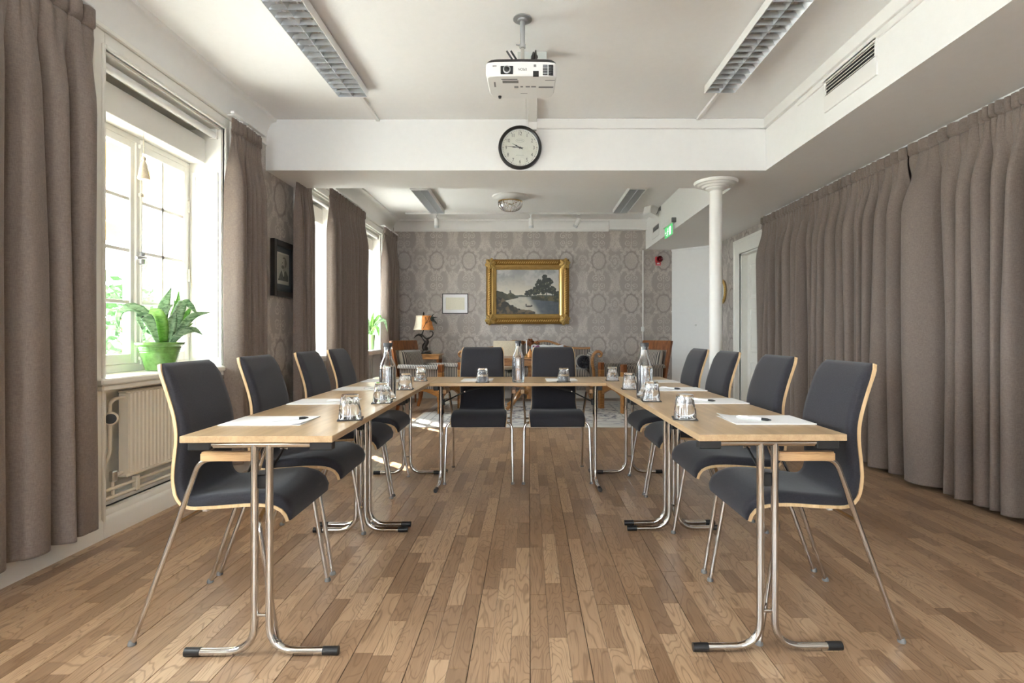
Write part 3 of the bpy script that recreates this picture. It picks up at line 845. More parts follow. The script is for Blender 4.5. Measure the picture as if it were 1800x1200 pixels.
for i, d in enumerate((2.145, 2.695, 3.330, 3.868)):
    chairs.append((-1.0875, d, 0, 'dark upholstered chair on the window side, %s' % names_w[i]))
for i, d in enumerate((2.118, 2.685, 3.332, 3.870)):
    chairs.append((1.078, d, PI, 'dark upholstered chair on the curtain side, %s' % names_w[i]))
chairs.append((-0.296, 4.150, -PI / 2, 'dark upholstered chair facing the camera at the far table, left one'))
chairs.append((0.266, 4.150, -PI / 2, 'dark upholstered chair facing the camera at the far table, right one'))
for i, (u, d, r, lab) in enumerate(chairs):
    c = ch0 if i == 0 else copy_tree(ch0)
    c.location = U(u, d); c.rotation_euler.z = AU + r + (jit.uniform(-0.012, 0.012))
    tag(c, lab, 'chair', 'upholstered meeting chairs around the U of tables')

# ================================================================== ON THE TABLES
# fluted tumbler, standing upside down (rim on the coaster)
def tumbler_mesh():
    H = 0.094
    def fl(r, z, a):
        if z < 0.040: k = 0.0
        elif z < 0.048: k = (z - 0.040) / 0.008
        else: k = 1.0
        return r * (1 - 0.050 * k * (abs(math.sin(a * 9 / 2)) ** 0.7) )
    out = [(0.0425, 0.0), (0.0432, 0.003), (0.0425, 0.020), (0.0410, 0.036), (0.0398, 0.042), (0.0385, 0.050), (0.0365, 0.066), (0.0340, 0.082), (0.0325, 0.090), (0.0305, H)]
    mb = MB(); seg = 54
    prof = out + [(0.004, H)]
    inn = [(0.004, 0.080), (0.0255, 0.079), (0.0300, 0.072), (0.0335, 0.050), (0.0372, 0.030), (0.0398, 0.010), (0.0408, 0.0)]
    n = len(prof)
    allp = prof + inn
    vs = []
    for j, (r, z) in enumerate(allp):
        for k in range(seg):
            a = 2 * PI * k / seg
            rr = fl(r, z, a) if j < len(out) - 1 else r
            vs.append((rr * math.cos(a), rr * math.sin(a), z))
    fs = []
    for i in range(len(allp) - 1):
        if i == n - 1: continue
        for k in range(seg): fs.append((i * seg + k, i * seg + (k + 1) % seg, (i + 1) * seg + (k + 1) % seg, (i + 1) * seg + k))
    fs.append(tuple((n - 1) * seg + k for k in range(seg)))
    fs.append(tuple(reversed([n * seg + k for k in range(seg)])))
    l = len(allp) - 1
    for k in range(seg): fs.append((l * seg + k, l * seg + (k + 1) % seg, (k + 1) % seg, k))
    return MB().add(vs, fs).mesh('tumbler', M['glass'], ang=28)
tm = tumbler_mesh()
cm = MB().box(-0.047, 0.047, -0.047, 0.047, 0, 0.0035, 0.001).mesh('coaster', M['coaster'])
seat_txt = ['nearest place on the window side', 'second place on the window side', 'third place on the window side', 'fourth place on the window side',
            'nearest place on the curtain side', 'second place on the curtain side', 'third place on the curtain side', 'fourth place on the curtain side',
            'left place of the far table', 'right place of the far table']
GL = [(-0.663, 2.143), (-0.668, 2.655), (-0.687, 3.28), (-0.702, 3.872), (0.647, 2.13), (0.652, 2.70), (0.660, 3.28), (0.657, 3.875), (-0.257, 3.755), (0.303, 3.78)]
for i, (u, d) in enumerate(GL):
    o = bpy.data.objects.new('coaster', cm); COL.objects.link(o)
    o.location = U(u, d + 0.006, TZ + 0.0001); o.rotation_euler.z = AU + (0.22, 0.12, 0.10, 0.12, -0.20, -0.12, -0.08, -0.08, 0.05, -0.05)[i]
    tag(o, 'square charcoal coaster under the tumbler at the ' + seat_txt[i], 'coaster', 'charcoal coasters on the tables')
    o = bpy.data.objects.new('drinking_glass', tm); COL.objects.link(o)
    o.location = U(u, d, TZ + 0.0037); o.rotation_euler.z = i * 0.37
    tag(o, 'upturned fluted glass tumbler at the ' + seat_txt[i], 'glass', 'upturned tumblers on the tables')

# water bottles
def make_bottle(txt=None):
    b = empty('water_bottle')
    out = [(0.0, 0.0), (0.036, 0.0), (0.0405, 0.004), (0.0415, 0.012), (0.0415, 0.158), (0.0395, 0.172), (0.0335, 0.190), (0.0265, 0.206), (0.0210, 0.222), (0.0190, 0.240), (0.0185, 0.256), (0.0205, 0.258), (0.0205, 0.266), (0.0185, 0.268)]
    inn = [(0.0150, 0.268), (0.0155, 0.240), (0.0178, 0.222), (0.0232, 0.206), (0.0302, 0.190), (0.0362, 0.172), (0.0382, 0.158), (0.0382, 0.014), (0.033, 0.009), (0.0, 0.009)]
    mb = MB(); seg = 40; al = out[1:] + inn[:-1]; vs = []
    for (r, z) in al:
        for k in range(seg):
            a = 2 * PI * k / seg; vs.append((r * math.cos(a), r * math.sin(a), z))
    fs = [(i * seg + k, i * seg + (k + 1) % seg, (i + 1) * seg + (k + 1) % seg, (i + 1) * seg + k) for i in range(len(al) - 1) for k in range(seg)]
    fs += [tuple(reversed(range(seg))), tuple((len(al) - 1) * seg + k for k in range(seg))]
    MB().add(vs, fs).build('bottle_glass', M['glass'], b, 30)
    MB().lathe([(0.0335, 0.0082), (0.0392, 0.0130), (0.0392, 0.150), (0.0392, 0.158), (0.0376, 0.168)], 40).build('water', M['water'], b, 30)
    MB().lathe([(0.0140, 0.250), (0.0145, 0.2681), (0.0215, 0.2682), (0.0220, 0.284), (0.0205, 0.287)], 28).build('stopper', M['darkpl'], b, 30)
    if txt:
        for i, chx in enumerate(txt):
            a = -PI / 2 + (i - (len(txt) - 1) / 2) * 0.50
            M4 = Matrix.Translation((0.0212 * math.cos(a), 0.0212 * math.sin(a), 0.231)) @ Matrix.Rotation(a + PI / 2, 4, 'Z') @ Matrix.Rotation(PI / 2, 4, 'X') @ Matrix.Diagonal((0.75, 1.6, 1, 1))
            text_mesh('letter', chx, 0.017, M['ink'], b, M4, 0.0002)
    return b
b0 = make_bottle('PULE'); b0.location = U(-0.669, 2.775, TZ + 0.0001); b0.rotation_euler.z = 0.24
tag(b0, 'water bottle with tall black lettering on its neck, on the window-side table', 'bottle', 'glass water bottles on the tables')
b1 = make_bottle(); note_tree(b1); b1.location = U(0.646, 2.822, TZ + 0.0001)
tag(b1, 'half-full stoppered water bottle on the curtain-side table', 'bottle', 'glass water bottles on the tables')
b2 = copy_tree(b1); b2.location = U(-0.012, 3.76, TZ + 0.0001)
tag(b2, 'half-full stoppered water bottle in the middle of the far table', 'bottle', 'glass water bottles on the tables')

# paper pads and pens
def pad_mesh(seed, w=0.297, l=0.21):
    r = random.Random(seed)
    mb = MB(); n = 10
    c1, c2 = r.choice([0.010, 0.006]), 0.002
    def f(i, j, dz):
        x = -w / 2 + w * i / n; y = -l / 2 + l * j / 6
        t = max(0, (i / n - 0.72) / 0.28); s = max(0, 1 - j / 5)
        return (x, y, 0.0015 + dz + c1 * t * t * s)
    vs = [f(i, j, 0.0) for j in range(7) for i in range(n + 1)] + [f(i, j, 0.0012) for j in range(7) for i in range(n + 1)]
    m = n + 1; o = 7 * m
    fs = [(o + j * m + i, o + j * m + i + 1, o + (j + 1) * m + i + 1, o + (j + 1) * m + i) for j in range(6) for i in range(n)]
    fs += [(j * m + i, (j + 1) * m + i, (j + 1) * m + i + 1, j * m + i + 1) for j in range(6) for i in range(n)]
    for i in range(n): fs += [(i, i + 1, o + i + 1, o + i), (o + 6 * m + i, o + 6 * m + i + 1, 6 * m + i + 1, 6 * m + i)]
    for j in range(6): fs += [(o + j * m, o + (j + 1) * m, (j + 1) * m, j * m), (j * m + n, (j + 1) * m + n, o + (j + 1) * m + n, o + j * m + n)]
    mb.add(vs, fs)
    mb.box(-w / 2, w / 2, -l / 2, l / 2, 0, 0.0014)
    return mb
def make_pen():
    p = empty('ballpoint_pen')
    MB().tube([(-0.066, 0, 0), (-0.064, 0, 0), (0.030, 0, 0)], [0.003, 0.0048, 0.005], 12).build('barrel', M['whitepl'], p)
    MB().tube([(0.030, 0, 0), (0.052, 0, 0), (0.066, 0, 0)], [0.0053, 0.0050, 0.0016], 12).build('grip', M['blackpl'], p)
    MB().box(-0.058, -0.022, -0.0015, 0.0015, 0.0045, 0.0065).build('clip', M['whitepl'], p)
    return p
pen0 = make_pen(); note_tree(pen0)
PAP = [(-0.952, 2.110, 0), (-0.955, 2.700, 0), (-0.955, 3.330, 0), (-0.955, 3.890, 0), (0.946, 2.100, PI), (0.946, 2.690, PI), (0.946, 3.270, PI), (0.946, 3.810, PI), (-0.305, 3.935, -PI / 2), (0.297, 3.935, -PI / 2)]
used = False
for i, (u, d, r) in enumerate(PAP):
    o = pad_mesh(i).build('notepad', M['paper'])
    o.location = U(u, d, TZ + 0.0002); o.rotation_euler.z = AU + (r if i < 8 else 0) + (0.015, 0.02, 0.01, 0.02, -0.01, 0.01, 0.0, 0.01, 0.0, 0.0)[i]
    if i >= 8: o.scale = (0.74, 1.05, 1)
    tag(o, 'white notepad sheets laid at the ' + seat_txt[i], 'notepad', 'white notepads on the tables')
    if i in (0, 1, 2, 4, 5, 6):
        p = pen0 if not used else copy_tree(pen0); used = True
        du = 0.075 if u < 0 else -0.045
        p.location = U(u + du, d - 0.008, TZ + 0.0085)
        p.rotation_euler = (0, 0, AU + (0.62 if u < 0 else -0.75))
        tag(p, 'ballpoint pen with black grip at the ' + seat_txt[i], 'pen', 'pens on the notepads')

# ================================================================== CURTAINS
def sms(x, a, b):
    t = min(max((x - a) / (b - a), 0.0), 1.0); return t * t * (3 - 2 * t)
def make_curtain(name, label, x0, y0, y1, zt, zb, nf, amp, seed, header=0.095, cat='curtain', group=None, tuck=None):
    """gathered curtain hanging along the y axis; nf folds of depth amp, pencil pleats in the heading"""
    r = random.Random(seed)
    c = empty(name, (x0, (y0 + y1) / 2, zb), world_parts=True)
    tag(c, label, cat, group)
    nper = 24; N = nf * nper + 1; sgn = 1 if x0 < 0 else -1; W = y1 - y0
    ws = [r.uniform(0.45, 1.6) if nf > 9 else r.uniform(0.75, 1.3) for _ in range(nf)]; tw = sum(ws); ws = [w / tw for w in ws]
    am = [r.uniform(0.65, 1.05) * min(1.25, 0.55 + 0.55 * ws[i] * nf) for i in range(nf)]
    sk = [r.uniform(-0.30, 0.30) for _ in range(nf)]
    drift = [r.uniform(-0.8, 0.8) for _ in range(nf + 1)]
    npl = [r.choice((2, 2, 3)) for _ in range(nf)]; pk = [[r.uniform(0.5, 1.3) for _ in range(3)] for _ in range(nf)]
    base = []; acc = 0.0
    for i in range(nf):
        for k in range(nper): base.append((acc + ws[i] * k / nper, i, k / nper))
        acc += ws[i]
    base.append((1.0, nf - 1, 1.0))
    def at(i, z):
        s, f, ph = base[i]
        t = (z - zb) / (zt - zb); dn = zt - header - z                      # distance below the heading
        b = 1 - sms(dn, 0.0, 0.42)                                          # 1 in the heading, 0 in the free folds
        q = min(max(ph + sk[f] * math.sin(2 * PI * ph) / 5, 0), 1)
        cs = -math.cos(2 * PI * q); lobe = math.copysign(abs(cs) ** 0.8, cs)
        rip = 0.16 * math.sin(2 * PI * (2 * ph + sk[f])) * math.sin(z * 1.3 + f)
        var = 1 + 0.20 * math.sin(z * (1.1 + 0.5 * sk[f]) + 2.3 * f)
        body = amp * am[f] * (lobe * var + rip)
        pp = ph * npl[f]; kk = min(int(pp), npl[f] - 1); u = pp - kk
        head = amp * 0.42 * pk[f][kk] * (1 - (abs(u - 0.5) * 2) ** 3) * (1.0 if dn < -0.012 else 0.55) - amp * 0.12
        if -0.012 <= dn < 0.03: head -= 0.004
        yy = y0 + s * W
        fl = 0.0 if tuck is None else tuck * s * (1 - t)
        sh = 0.5 * (drift[f] * (1 - ph) + drift[f + 1] * ph) * (W / nf) * (1 - b) * min(1, dn / 1.2) * min(1, s * 12, (1 - s) * 12)
        om = -0.11 * ws[f] * W * math.sin(2 * PI * ph) * (1 - b)
        return (x0 + sgn * (body * (1 - b) + head * b), yy + fl + sh + om, z)
    H0 = zt - header
    zs = [zb, zb + 0.012, zb + 0.04] + [zb + 0.04 + (H0 - 0.5 - zb - 0.04) * k / 9 for k in range(1, 10)] + [H0 - 0.42, H0 - 0.34, H0 - 0.26, H0 - 0.19, H0 - 0.13, H0 - 0.08, H0 - 0.04, H0 - 0.015, H0]
    for nm, rows in (('fabric', zs), ('heading', [H0, H0 + 0.010, H0 + 0.016, H0 + header * 0.5, H0 + header * 0.85, zt])):
        o = MB().grid(N, len(rows), lambda i, j: at(i, rows[j])).build(nm, M['curtain'], c, 0)
        o.data.polygons.foreach_set('use_smooth', [True] * len(o.data.polygons))
        md = o.modifiers.new('thick', 'SOLIDIFY'); md.thickness = 0.004; md.offset = 0
    return c
CG = 'taupe curtains at the windows'
make_curtain('curtain', 'taupe curtain at the left picture edge, nearest the camera', -2.12, 1.75, 2.665, 2.64, 0.128, 6, 0.050, 1, group=CG, tuck=0.03)
make_curtain('curtain', 'taupe curtain between the nearest window and the wallpapered pier', -2.135, 3.93, 4.36, 2.63, 0.125, 6, 0.048, 2, group=CG, tuck=0.09)
make_curtain('curtain', 'taupe curtain just right of the black-framed portrait', -2.135, 5.02, 5.38, 2.63, 0.125, 5, 0.045, 3, group=CG, tuck=0.05)
make_curtain('curtain', 'wide taupe curtain between the middle and the farthest window', -2.135, 5.86, 7.12, 2.645, 0.125, 11, 0.050, 4, group=CG, tuck=0.06)
make_curtain('curtain', 'taupe curtain in the corner at the far wall', -2.13, 8.05, 8.80, 2.645, 0.125, 7, 0.050, 5, group=CG, tuck=0.05)
RG = 'long taupe curtains along the right wall'
make_curtain('curtain', 'long taupe curtain beside the white door on the right', 2.775, 4.02, 6.52, 2.446, 0.03, 19, 0.075, 6, group=RG, header=0.085)
make_curtain('curtain', 'long taupe curtain at the right picture edge', 2.775, 0.30, 4.00, 2.446, 0.03, 20, 0.080, 8, group=RG, header=0.085)
tag(MB().box(2.79, 2.81, REAR_Y + 0.2, 6.53, ZB - 0.010, ZB - 0.0005).build('curtain_rail', M['whitepl'], ang=0), 'white ceiling rail carrying the long curtains on the right', 'rail')
def rail(y0, y1, lab):
    t = empty('curtain_rail', (-2.13, (y0 + y1) / 2, 2.665), world_parts=True); tag(t, lab, 'rail', 'curtain rails above the windows')
    MB().box(-2.145, -2.115, y0, y1, 2.656, 2.674, 0.003).build('track', M['whitepl'], t)
    for yy in (y0 + 0.1, (y0 + y1) / 2, y1 - 0.1): MB().box(XL + 0.02, -2.13, yy - 0.01, yy + 0.01, 2.675, 2.686).build('bracket', M['whitepl'], t)
rail(1.7, 2.66, 'white curtain rail above the nearest curtain'); rail(3.92, 4.40, 'white curtain rail right of the nearest window')
rail(4.90, 5.42, 'white curtain rail right of the portrait'); rail(5.84, 7.16, 'white curtain rail of the wide curtain'); rail(8.03, 8.84, 'white curtain rail in the far corner')

# ================================================================== RADIATOR UNDER THE NEAREST WINDOW
rd = empty('radiator', (-2.29, 3.5, 0.25), world_parts=True)
tag(rd, 'cream panel radiator under the nearest window', 'radiator')
y0, y1, z0, z1 = 3.085, 3.90, 0.262, 0.752
pts = []; ny = 25; pitch = (y1 - y0) / ny
prof = [(-2.318, y0)]
for k in range(ny):
    a = y0 + k * pitch
    prof += [(-2.268, a + pitch * 0.12), (-2.268, a + pitch * 0.62), (-2.278, a + pitch * 0.74), (-2.278, a + pitch * 0.94)]
prof += [(-2.268, y1), (-2.318, y1)]
MB().prism(prof, z0 + 0.02, z1 - 0.015, axis=2).build('panel', M['radiator'], rd, 25)
MB().box(-2.322, -2.266, y0 - 0.004, y1 + 0.004, z1 - 0.016, z1, 0.006).build('top_rail', M['radiator'], rd)
MB().box(-2.322, -2.266, y0 - 0.004, y1 + 0.004, z0, z0 + 0.022, 0.006).build('bottom_rail', M['radiator'], rd)
MB().tube(fillet([(-2.29, 3.09, 0.715), (-2.29, 3.02, 0.715), (-2.29, 2.985, 0.70), (-2.29, 2.985, 0.42), (-2.29, 2.94, 0.36), (-2.29, 2.94, 0.19)], 0.025, 5), 0.009, 10).build('supply_pipe', M['radiator'], rd)
v = MB().tube([(-2.29, 2.985, 0.645), (-2.29, 2.985, 0.60)], 0.014, 12).build('valve_body', M['chrome'], rd)
TH = Matrix.Translation((-2.288, 2.985, 0.612)) @ Vector((0.62, -0.78, 0)).to_track_quat('Z', 'Y').to_matrix().to_4x4()
mb = MB().lathe([(0.030, 0.0), (0.036, 0.004), (0.036, 0.020), (0.030, 0.026)], 28, M=TH)
mb.build('thermostat', M['radiator'], rd)
MB().lathe([(0.027, 0.026), (0.027, 0.029)], 28, M=TH).build('dial', M['blackpl'], rd)
MB().tube([(-2.31, 3.14, 0.29), (-2.29, 3.03, 0.29), (-2.29, 3.005, 0.29), (-2.29, 3.005, 0.18)], 0.009, 10).build('return_pipe', M['radiator'], rd)
MB().box(-2.305, -2.275, 2.99, 3.025, 0.26, 0.32, 0.006).build('lock_valve', M['chrome'], rd)
for zz, nm in ((0.225, 'pipe'), (0.178, 'pipe')):
    MB().tube([(-2.285, 2.88, zz), (-2.285, 3.985, zz)], 0.0095, 10).build(nm, M['radiator'], rd)
MB().box(-2.30, -2.270, 3.16, 3.19, 0.165, 0.252, 0.004).build('pipe_bracket', M['radiator'], rd)
MB().box(-2.30, -2.270, 3.62, 3.65, 0.165, 0.252, 0.004).build('pipe_bracket', M['radiator'], rd)

# ================================================================== PLANTS
def leaf_mat(name, a, b):
    m, nt, bs = new_mat(name)
    k, x, y, z = pos(nt)
    n = noise(nt, vec(nt, x * 0.4, y * 0.4, z), 60, 3, 0.6, 1.0)
    nt.links.new(ramp(nt, n, [(0.40, a), (0.56, b)]), bs.inputs['Base Color'])
    bs.inputs['Roughness'].default_value = 0.35
    bs.inputs['Subsurface Weight'].default_value = 0.0
    out = nt.nodes['Material Output']
    tr = nt.nodes.new('ShaderNodeBsdfTranslucent'); tr.inputs[0].default_value = (*[c * 1.3 for c in b], 1)
    ms = nt.nodes.new('ShaderNodeMixShader'); ms.inputs[0].default_value = 0.3
    nt.links.new(bs.outputs[0], ms.inputs[1]); nt.links.new(tr.outputs[0], ms.inputs[2]); nt.links.new(ms.outputs[0], out.inputs[0])
    return m
M['leaf'] = leaf_mat('mottled_green_leaf', srgb(48, 84, 48), srgb(150, 176, 138))
M['leaf2'] = leaf_mat('fresh_green_leaf', srgb(86, 134, 56), srgb(122, 172, 84))
M['soil'] = plain('potting_soil', (0.03, 0.02, 0.014), 0.9, var=0.4, vscale=120)
def leaf(path, wmax, face, parent, mat, base_w=0.3, tip=0.02, fold=0.25):
    P = spline(path, 13); n = len(P); fc = Vector(face)
    vs = []; fs = []
    for i, p in enumerate(P):
        p = Vector(p); a = Vector(P[max(i - 1, 0)]); b = Vector(P[min(i + 1, n - 1)])
        t = (b - a).normalized(); s = t.cross(fc)
        s = s.normalized() if s.length > 1e-4 else Vector((0, 1, 0))
        nn = s.cross(t).normalized(); q = i / (n - 1)
        w = wmax * (base_w + (1 - base_w) * math.sin(PI * min(q * 0.85 + 0.1, 1.0) ) ** 0.8) * (1 - max(0, (q - 0.6) / 0.4) ** 2.2) + tip * wmax
        for k in (-1, -0.5, 0, 0.5, 1): vs.append(p + s * (k * w / 2) + nn * (abs(k) * w * fold * 0.5))
    for i in range(n - 1):
        for k in range(4): fs.append((i * 5 + k, i * 5 + k + 1, (i + 1) * 5 + k + 1, (i + 1) * 5 + k))
    o = MB().add(vs, fs).build('leaf', mat, parent, 0)
    o.data.polygons.foreach_set('use_smooth', [True] * len(o.data.polygons))
    md = o.modifiers.new('thick', 'SOLIDIFY'); md.thickness = 0.003; md.offset = 0
    return o
pc = Vector((-2.345, 3.47, ZSILL)); S1 = 276.6
ev = Vector((0.828, 0.561, 0)); vv = Vector((-0.561, 0.828, 0))
pl = empty('potted_plant', pc, world_parts=True)
tag(pl, 'leafy green plant in a green glazed pot on the nearest window sill', 'plant')
M['potgreen'] = plain('green_glaze', srgb(104, 150, 78), 0.18, var=0.25, vscale=30, coat=0.5)
MB().lathe([(0.078, 0.004), (0.082, 0.012), (0.104, 0.10), (0.118, 0.152), (0.134, 0.165), (0.137, 0.178), (0.131, 0.181), (0.122, 0.176), (0.115, 0.150)], 44, pc).build('pot', M['potgreen'], pl)
for zz, rr in ((0.118, 0.1095), (0.132, 0.1135), (0.146, 0.1170)):
    MB().tube([(pc.x + rr * math.cos(a * PI / 20), pc.y + rr * math.sin(a * PI / 20), pc.z + zz) for a in range(41)], 0.0028, 6).build('pot_ring', M['potgreen'], pl)
MB().lathe([(0.114, 0.150), (0.113, 0.156)], 30, pc).build('soil', M['soil'], pl)
def P1(px, py, dep=0.0):
    """a point beside the pot, given the plane across the line of sight through the pot"""
    m = (px - 281) / (S1 * 1.18); z = CAMZ + (589 - py) / S1
    q = pc + ev * m + vv * dep; return (q.x, q.y, z)
face = (0.56, -0.83, 0.25)
LV = [([(283, 605, 0), (268, 572, 0), (245, 546, 0), (222, 546, 0), (211, 560, 0), (214, 584, 0)], 0.055, 'leaf'),
      ([(280, 605, -0.03), (268, 575, -0.02), (252, 555, 0), (247, 560, 0), (252, 585, 0)], 0.062, 'leaf'),
      ([(287, 605, -0.05), (286, 582, -0.10), (282, 562, -0.11), (272, 551, -0.05), (256, 553, 0.03)], 0.062, 'leaf2'),
      ([(284, 605, 0.03), (283, 570, 0.04), (288, 540, 0.05), (301, 506, 0.05)], 0.068, 'leaf'),
      ([(287, 605, 0.0), (280, 580, 0.02), (284, 556, 0.03), (303, 537, 0.03)], 0.072, 'leaf'),
      ([(292, 603, 0), (300, 570, 0.02), (308, 548, 0.02), (306, 526, 0.02)], 0.034, 'leaf2'),
      ([(294, 603, 0.03), (304, 560, 0.03), (312, 535, 0.03), (314, 510, 0.03)], 0.040, 'leaf2'),
      ([(294, 604, -0.02), (300, 575, -0.03), (308, 548, -0.03)], 0.060, 'leaf'),
      ([(297, 604, 0), (308, 570, 0), (322, 534, 0), (336, 540, 0), (347, 556, 0)], 0.062, 'leaf'),
      ([(297, 605, 0.04), (312, 580, 0.04), (326, 558, 0.04), (338, 538, 0.05)], 0.045, 'leaf2'),
      ([(299, 606, -0.02), (318, 580, -0.02), (342, 556, 0), (373, 550, 0.02)], 0.045, 'leaf'),
      ([(300, 606, 0), (320, 582, 0), (340, 570, 0)], 0.030, 'leaf2'),
      ([(300, 607, -0.05), (318, 588, -0.06), (340, 582, -0.05), (357, 592, -0.04)], 0.042, 'leaf'),
      ([(298, 608, -0.07), (312, 592, -0.08), (330, 584, -0.08), (345, 585, -0.07)], 0.040, 'leaf'),
      ([(284, 606, 0.06), (276, 580, 0.08), (272, 560, 0.09)], 0.05, 'leaf')]
for pth, w, mt in LV: leaf([P1(*p) for p in pth], w, face, pl, M[mt])
# small plant on the farthest sill
p3 = Vector((-2.31, 7.96, ZSILL)); S3 = F / p3.y
pq = empty('potted_plant', p3, world_parts=True)
tag(pq, 'small leafy plant in a tall pale green pot on the farthest window sill', 'plant')
M['potpale'] = plain('pale_green_glaze', srgb(150, 184, 128), 0.25, coat=0.4)
MB().lathe([(0.045, 0.0), (0.050, 0.01), (0.066, 0.20), (0.072, 0.215), (0.068, 0.22), (0.060, 0.21)], 30, p3).build('pot', M['potpale'], pq)
MB().lathe([(0.060, 0.19), (0.060, 0.20)], 24, p3).build('soil', M['soil'], pq)
r = random.Random(4)
for k, (dx, dz, bow, w) in enumerate([(0.05, 0.36, 0.02, 0.05), (-0.12, 0.20, 0.06, 0.05), (0.16, 0.22, 0.10, 0.05), (0.24, 0.06, 0.16, 0.05), (0.12, -0.02, 0.12, 0.05), (-0.05, 0.26, 0.04, 0.05), (0.02, 0.18, 0.02, 0.06), (-0.2, 0.05, 0.14, 0.05)]):
    b = p3 + Vector((0, 0, 0.2)); e2 = Vector((0.96, 0.28, 0)); dd = Vector((-0.28, 0.96, 0)) * r.uniform(-0.05, 0.05)
    leaf([tuple(b), tuple(b + e2 * dx * 0.4 + dd * 0.5 + Vector((0, 0, dz * 0.5 + bow))), tuple(b + e2 * dx * 0.8 + dd + Vector((0, 0, dz * 0.85 + bow * 1.1))), tuple(b + e2 * dx + dd + Vector((0, 0, dz)))], w, (0.28, -0.96, 0.2), pq, M['leaf' if k % 2 else 'leaf2'])

cdp = MB().tube(spline([(-2.49, 3.982, 1.70), (-2.455, 3.975, 1.42), (-2.425, 3.972, 1.12), (-2.40, 3.972, 0.96)], 12), 0.0022, 6).build('blind_cord', M['cream'])
tag(cdp, 'thin blind cord hanging along the far reveal of the nearest window', 'cord')

# ================================================================== FAR SITTING GROUP
def vgrid(name, nx, ny, fn, colfn, mat, parent=None, M4=None):
    """flat printed sheet: a grid with a colour per vertex; fn(u, v) -> point, colfn(U, V) -> colours"""
    mb = MB().grid(nx, ny, lambda i, j: fn(i / (nx - 1), j / (ny - 1)))
    o = mb.build(name, mat, parent, 0)
    uu, vv_ = np.meshgrid(np.linspace(0, 1, nx), np.linspace(0, 1, ny))
    set_vcol(o.data, colfn(uu.ravel(), vv_.ravel()))
    return o
def vnoise(u, v, f, seed):
    rng = np.random.RandomState(seed); g = rng.rand(64, 64)
    x = (u * f) % 63; y = (v * f) % 63
    i = x.astype(int); j = y.astype(int); a = x - i; b = y - j
    a = a * a * (3 - 2 * a); b = b * b * (3 - 2 * b)
    return g[j, i] * (1 - a) * (1 - b) + g[j, i + 1] * a * (1 - b) + g[j + 1, i] * (1 - a) * b + g[j + 1, i + 1] * a * b
def fbm(u, v, f, seed, n=4):
    s = 0; t = 0
    for k in range(n): w = 0.55 ** k; s = s + w * vnoise(u, v, f * 2 ** k, seed + k); t += w
    return s / t
def mixc(c, m, col):
    m = np.clip(m, 0, 1)[:, None]; return c * (1 - m) + np.array(col)[None, :] * m
def sst(x, a, b):
    t = np.clip((x - a) / (b - a), 0, 1); return t * t * (3 - 2 * t)

# ---- patterned rug
RX0, RX1, RY0, RY1 = -1.42, 1.62, 6.225, 8.62
def rug_col(u, v):
    X = u * (RX1 - RX0); Y = v * (RY1 - RY0); W = RX1 - RX0; H = RY1 - RY0
    base = np.tile(np.array(srgb(206, 202, 196)), (len(u), 1))
    n = fbm(u, v, 14, 1); base = mixc(base, sst(n, 0.35, 0.7) * 0.5, srgb(186, 184, 184))
    d = np.minimum(np.minimum(X, W - X), np.minimum(Y, H - Y))
    base = mixc(base, (d < 0.03) * 1.0, srgb(214, 204, 188))
    for a, b in ((0.095, 0.108), (0.20, 0.213), (0.40, 0.411)): base = mixc(base, ((d > a) & (d < b)) * 0.75, srgb(108, 104, 108))
    band = (d > 0.213) & (d < 0.40)
    p = np.sin(X * 34) * np.sin(Y * 34) + (fbm(u, v, 30, 5) - 0.5) * 2.2
    base = mixc(base, band * sst(p, 0.45, 0.8) * 0.6, srgb(120, 120, 136))
    inner = d > 0.411
    q = np.cos((X - W / 2) * 7.2) + np.cos((Y - H / 2) * 9.5) + (fbm(u, v, 22, 8) - 0.5) * 3.0
    base = mixc(base, inner * sst(np.abs(q), 0.22, 0.10) * 0.75, srgb(58, 58, 86))
    base = mixc(base, inner * sst(fbm(u, v, 40, 12), 0.62, 0.70) * 0.8, srgb(74, 70, 92))
    base = mixc(base, inner * sst(fbm(u, v, 26, 22), 0.66, 0.72) * 0.7, srgb(176, 150, 128))
    return base
rug = empty('rug', ((RX0 + RX1) / 2, (RY0 + RY1) / 2, 0), world_parts=True)
tag(rug, 'pale oriental rug with grey borders and navy motifs under the sofa group', 'rug')
M['rug'] = vcol('woven_rug', 0.95, 0.5)
rb = MB().box(RX0, RX1, RY0, RY1, 0.0004, 0.008).build('backing', plain('rug_backing', srgb(196, 188, 174), 0.95), rug, 0)
vgrid('pile', 300, 240, lambda u, v: (RX0 + u * (RX1 - RX0), RY0 + v * (RY1 - RY0), 0.0088), rug_col, M['rug'], rug)

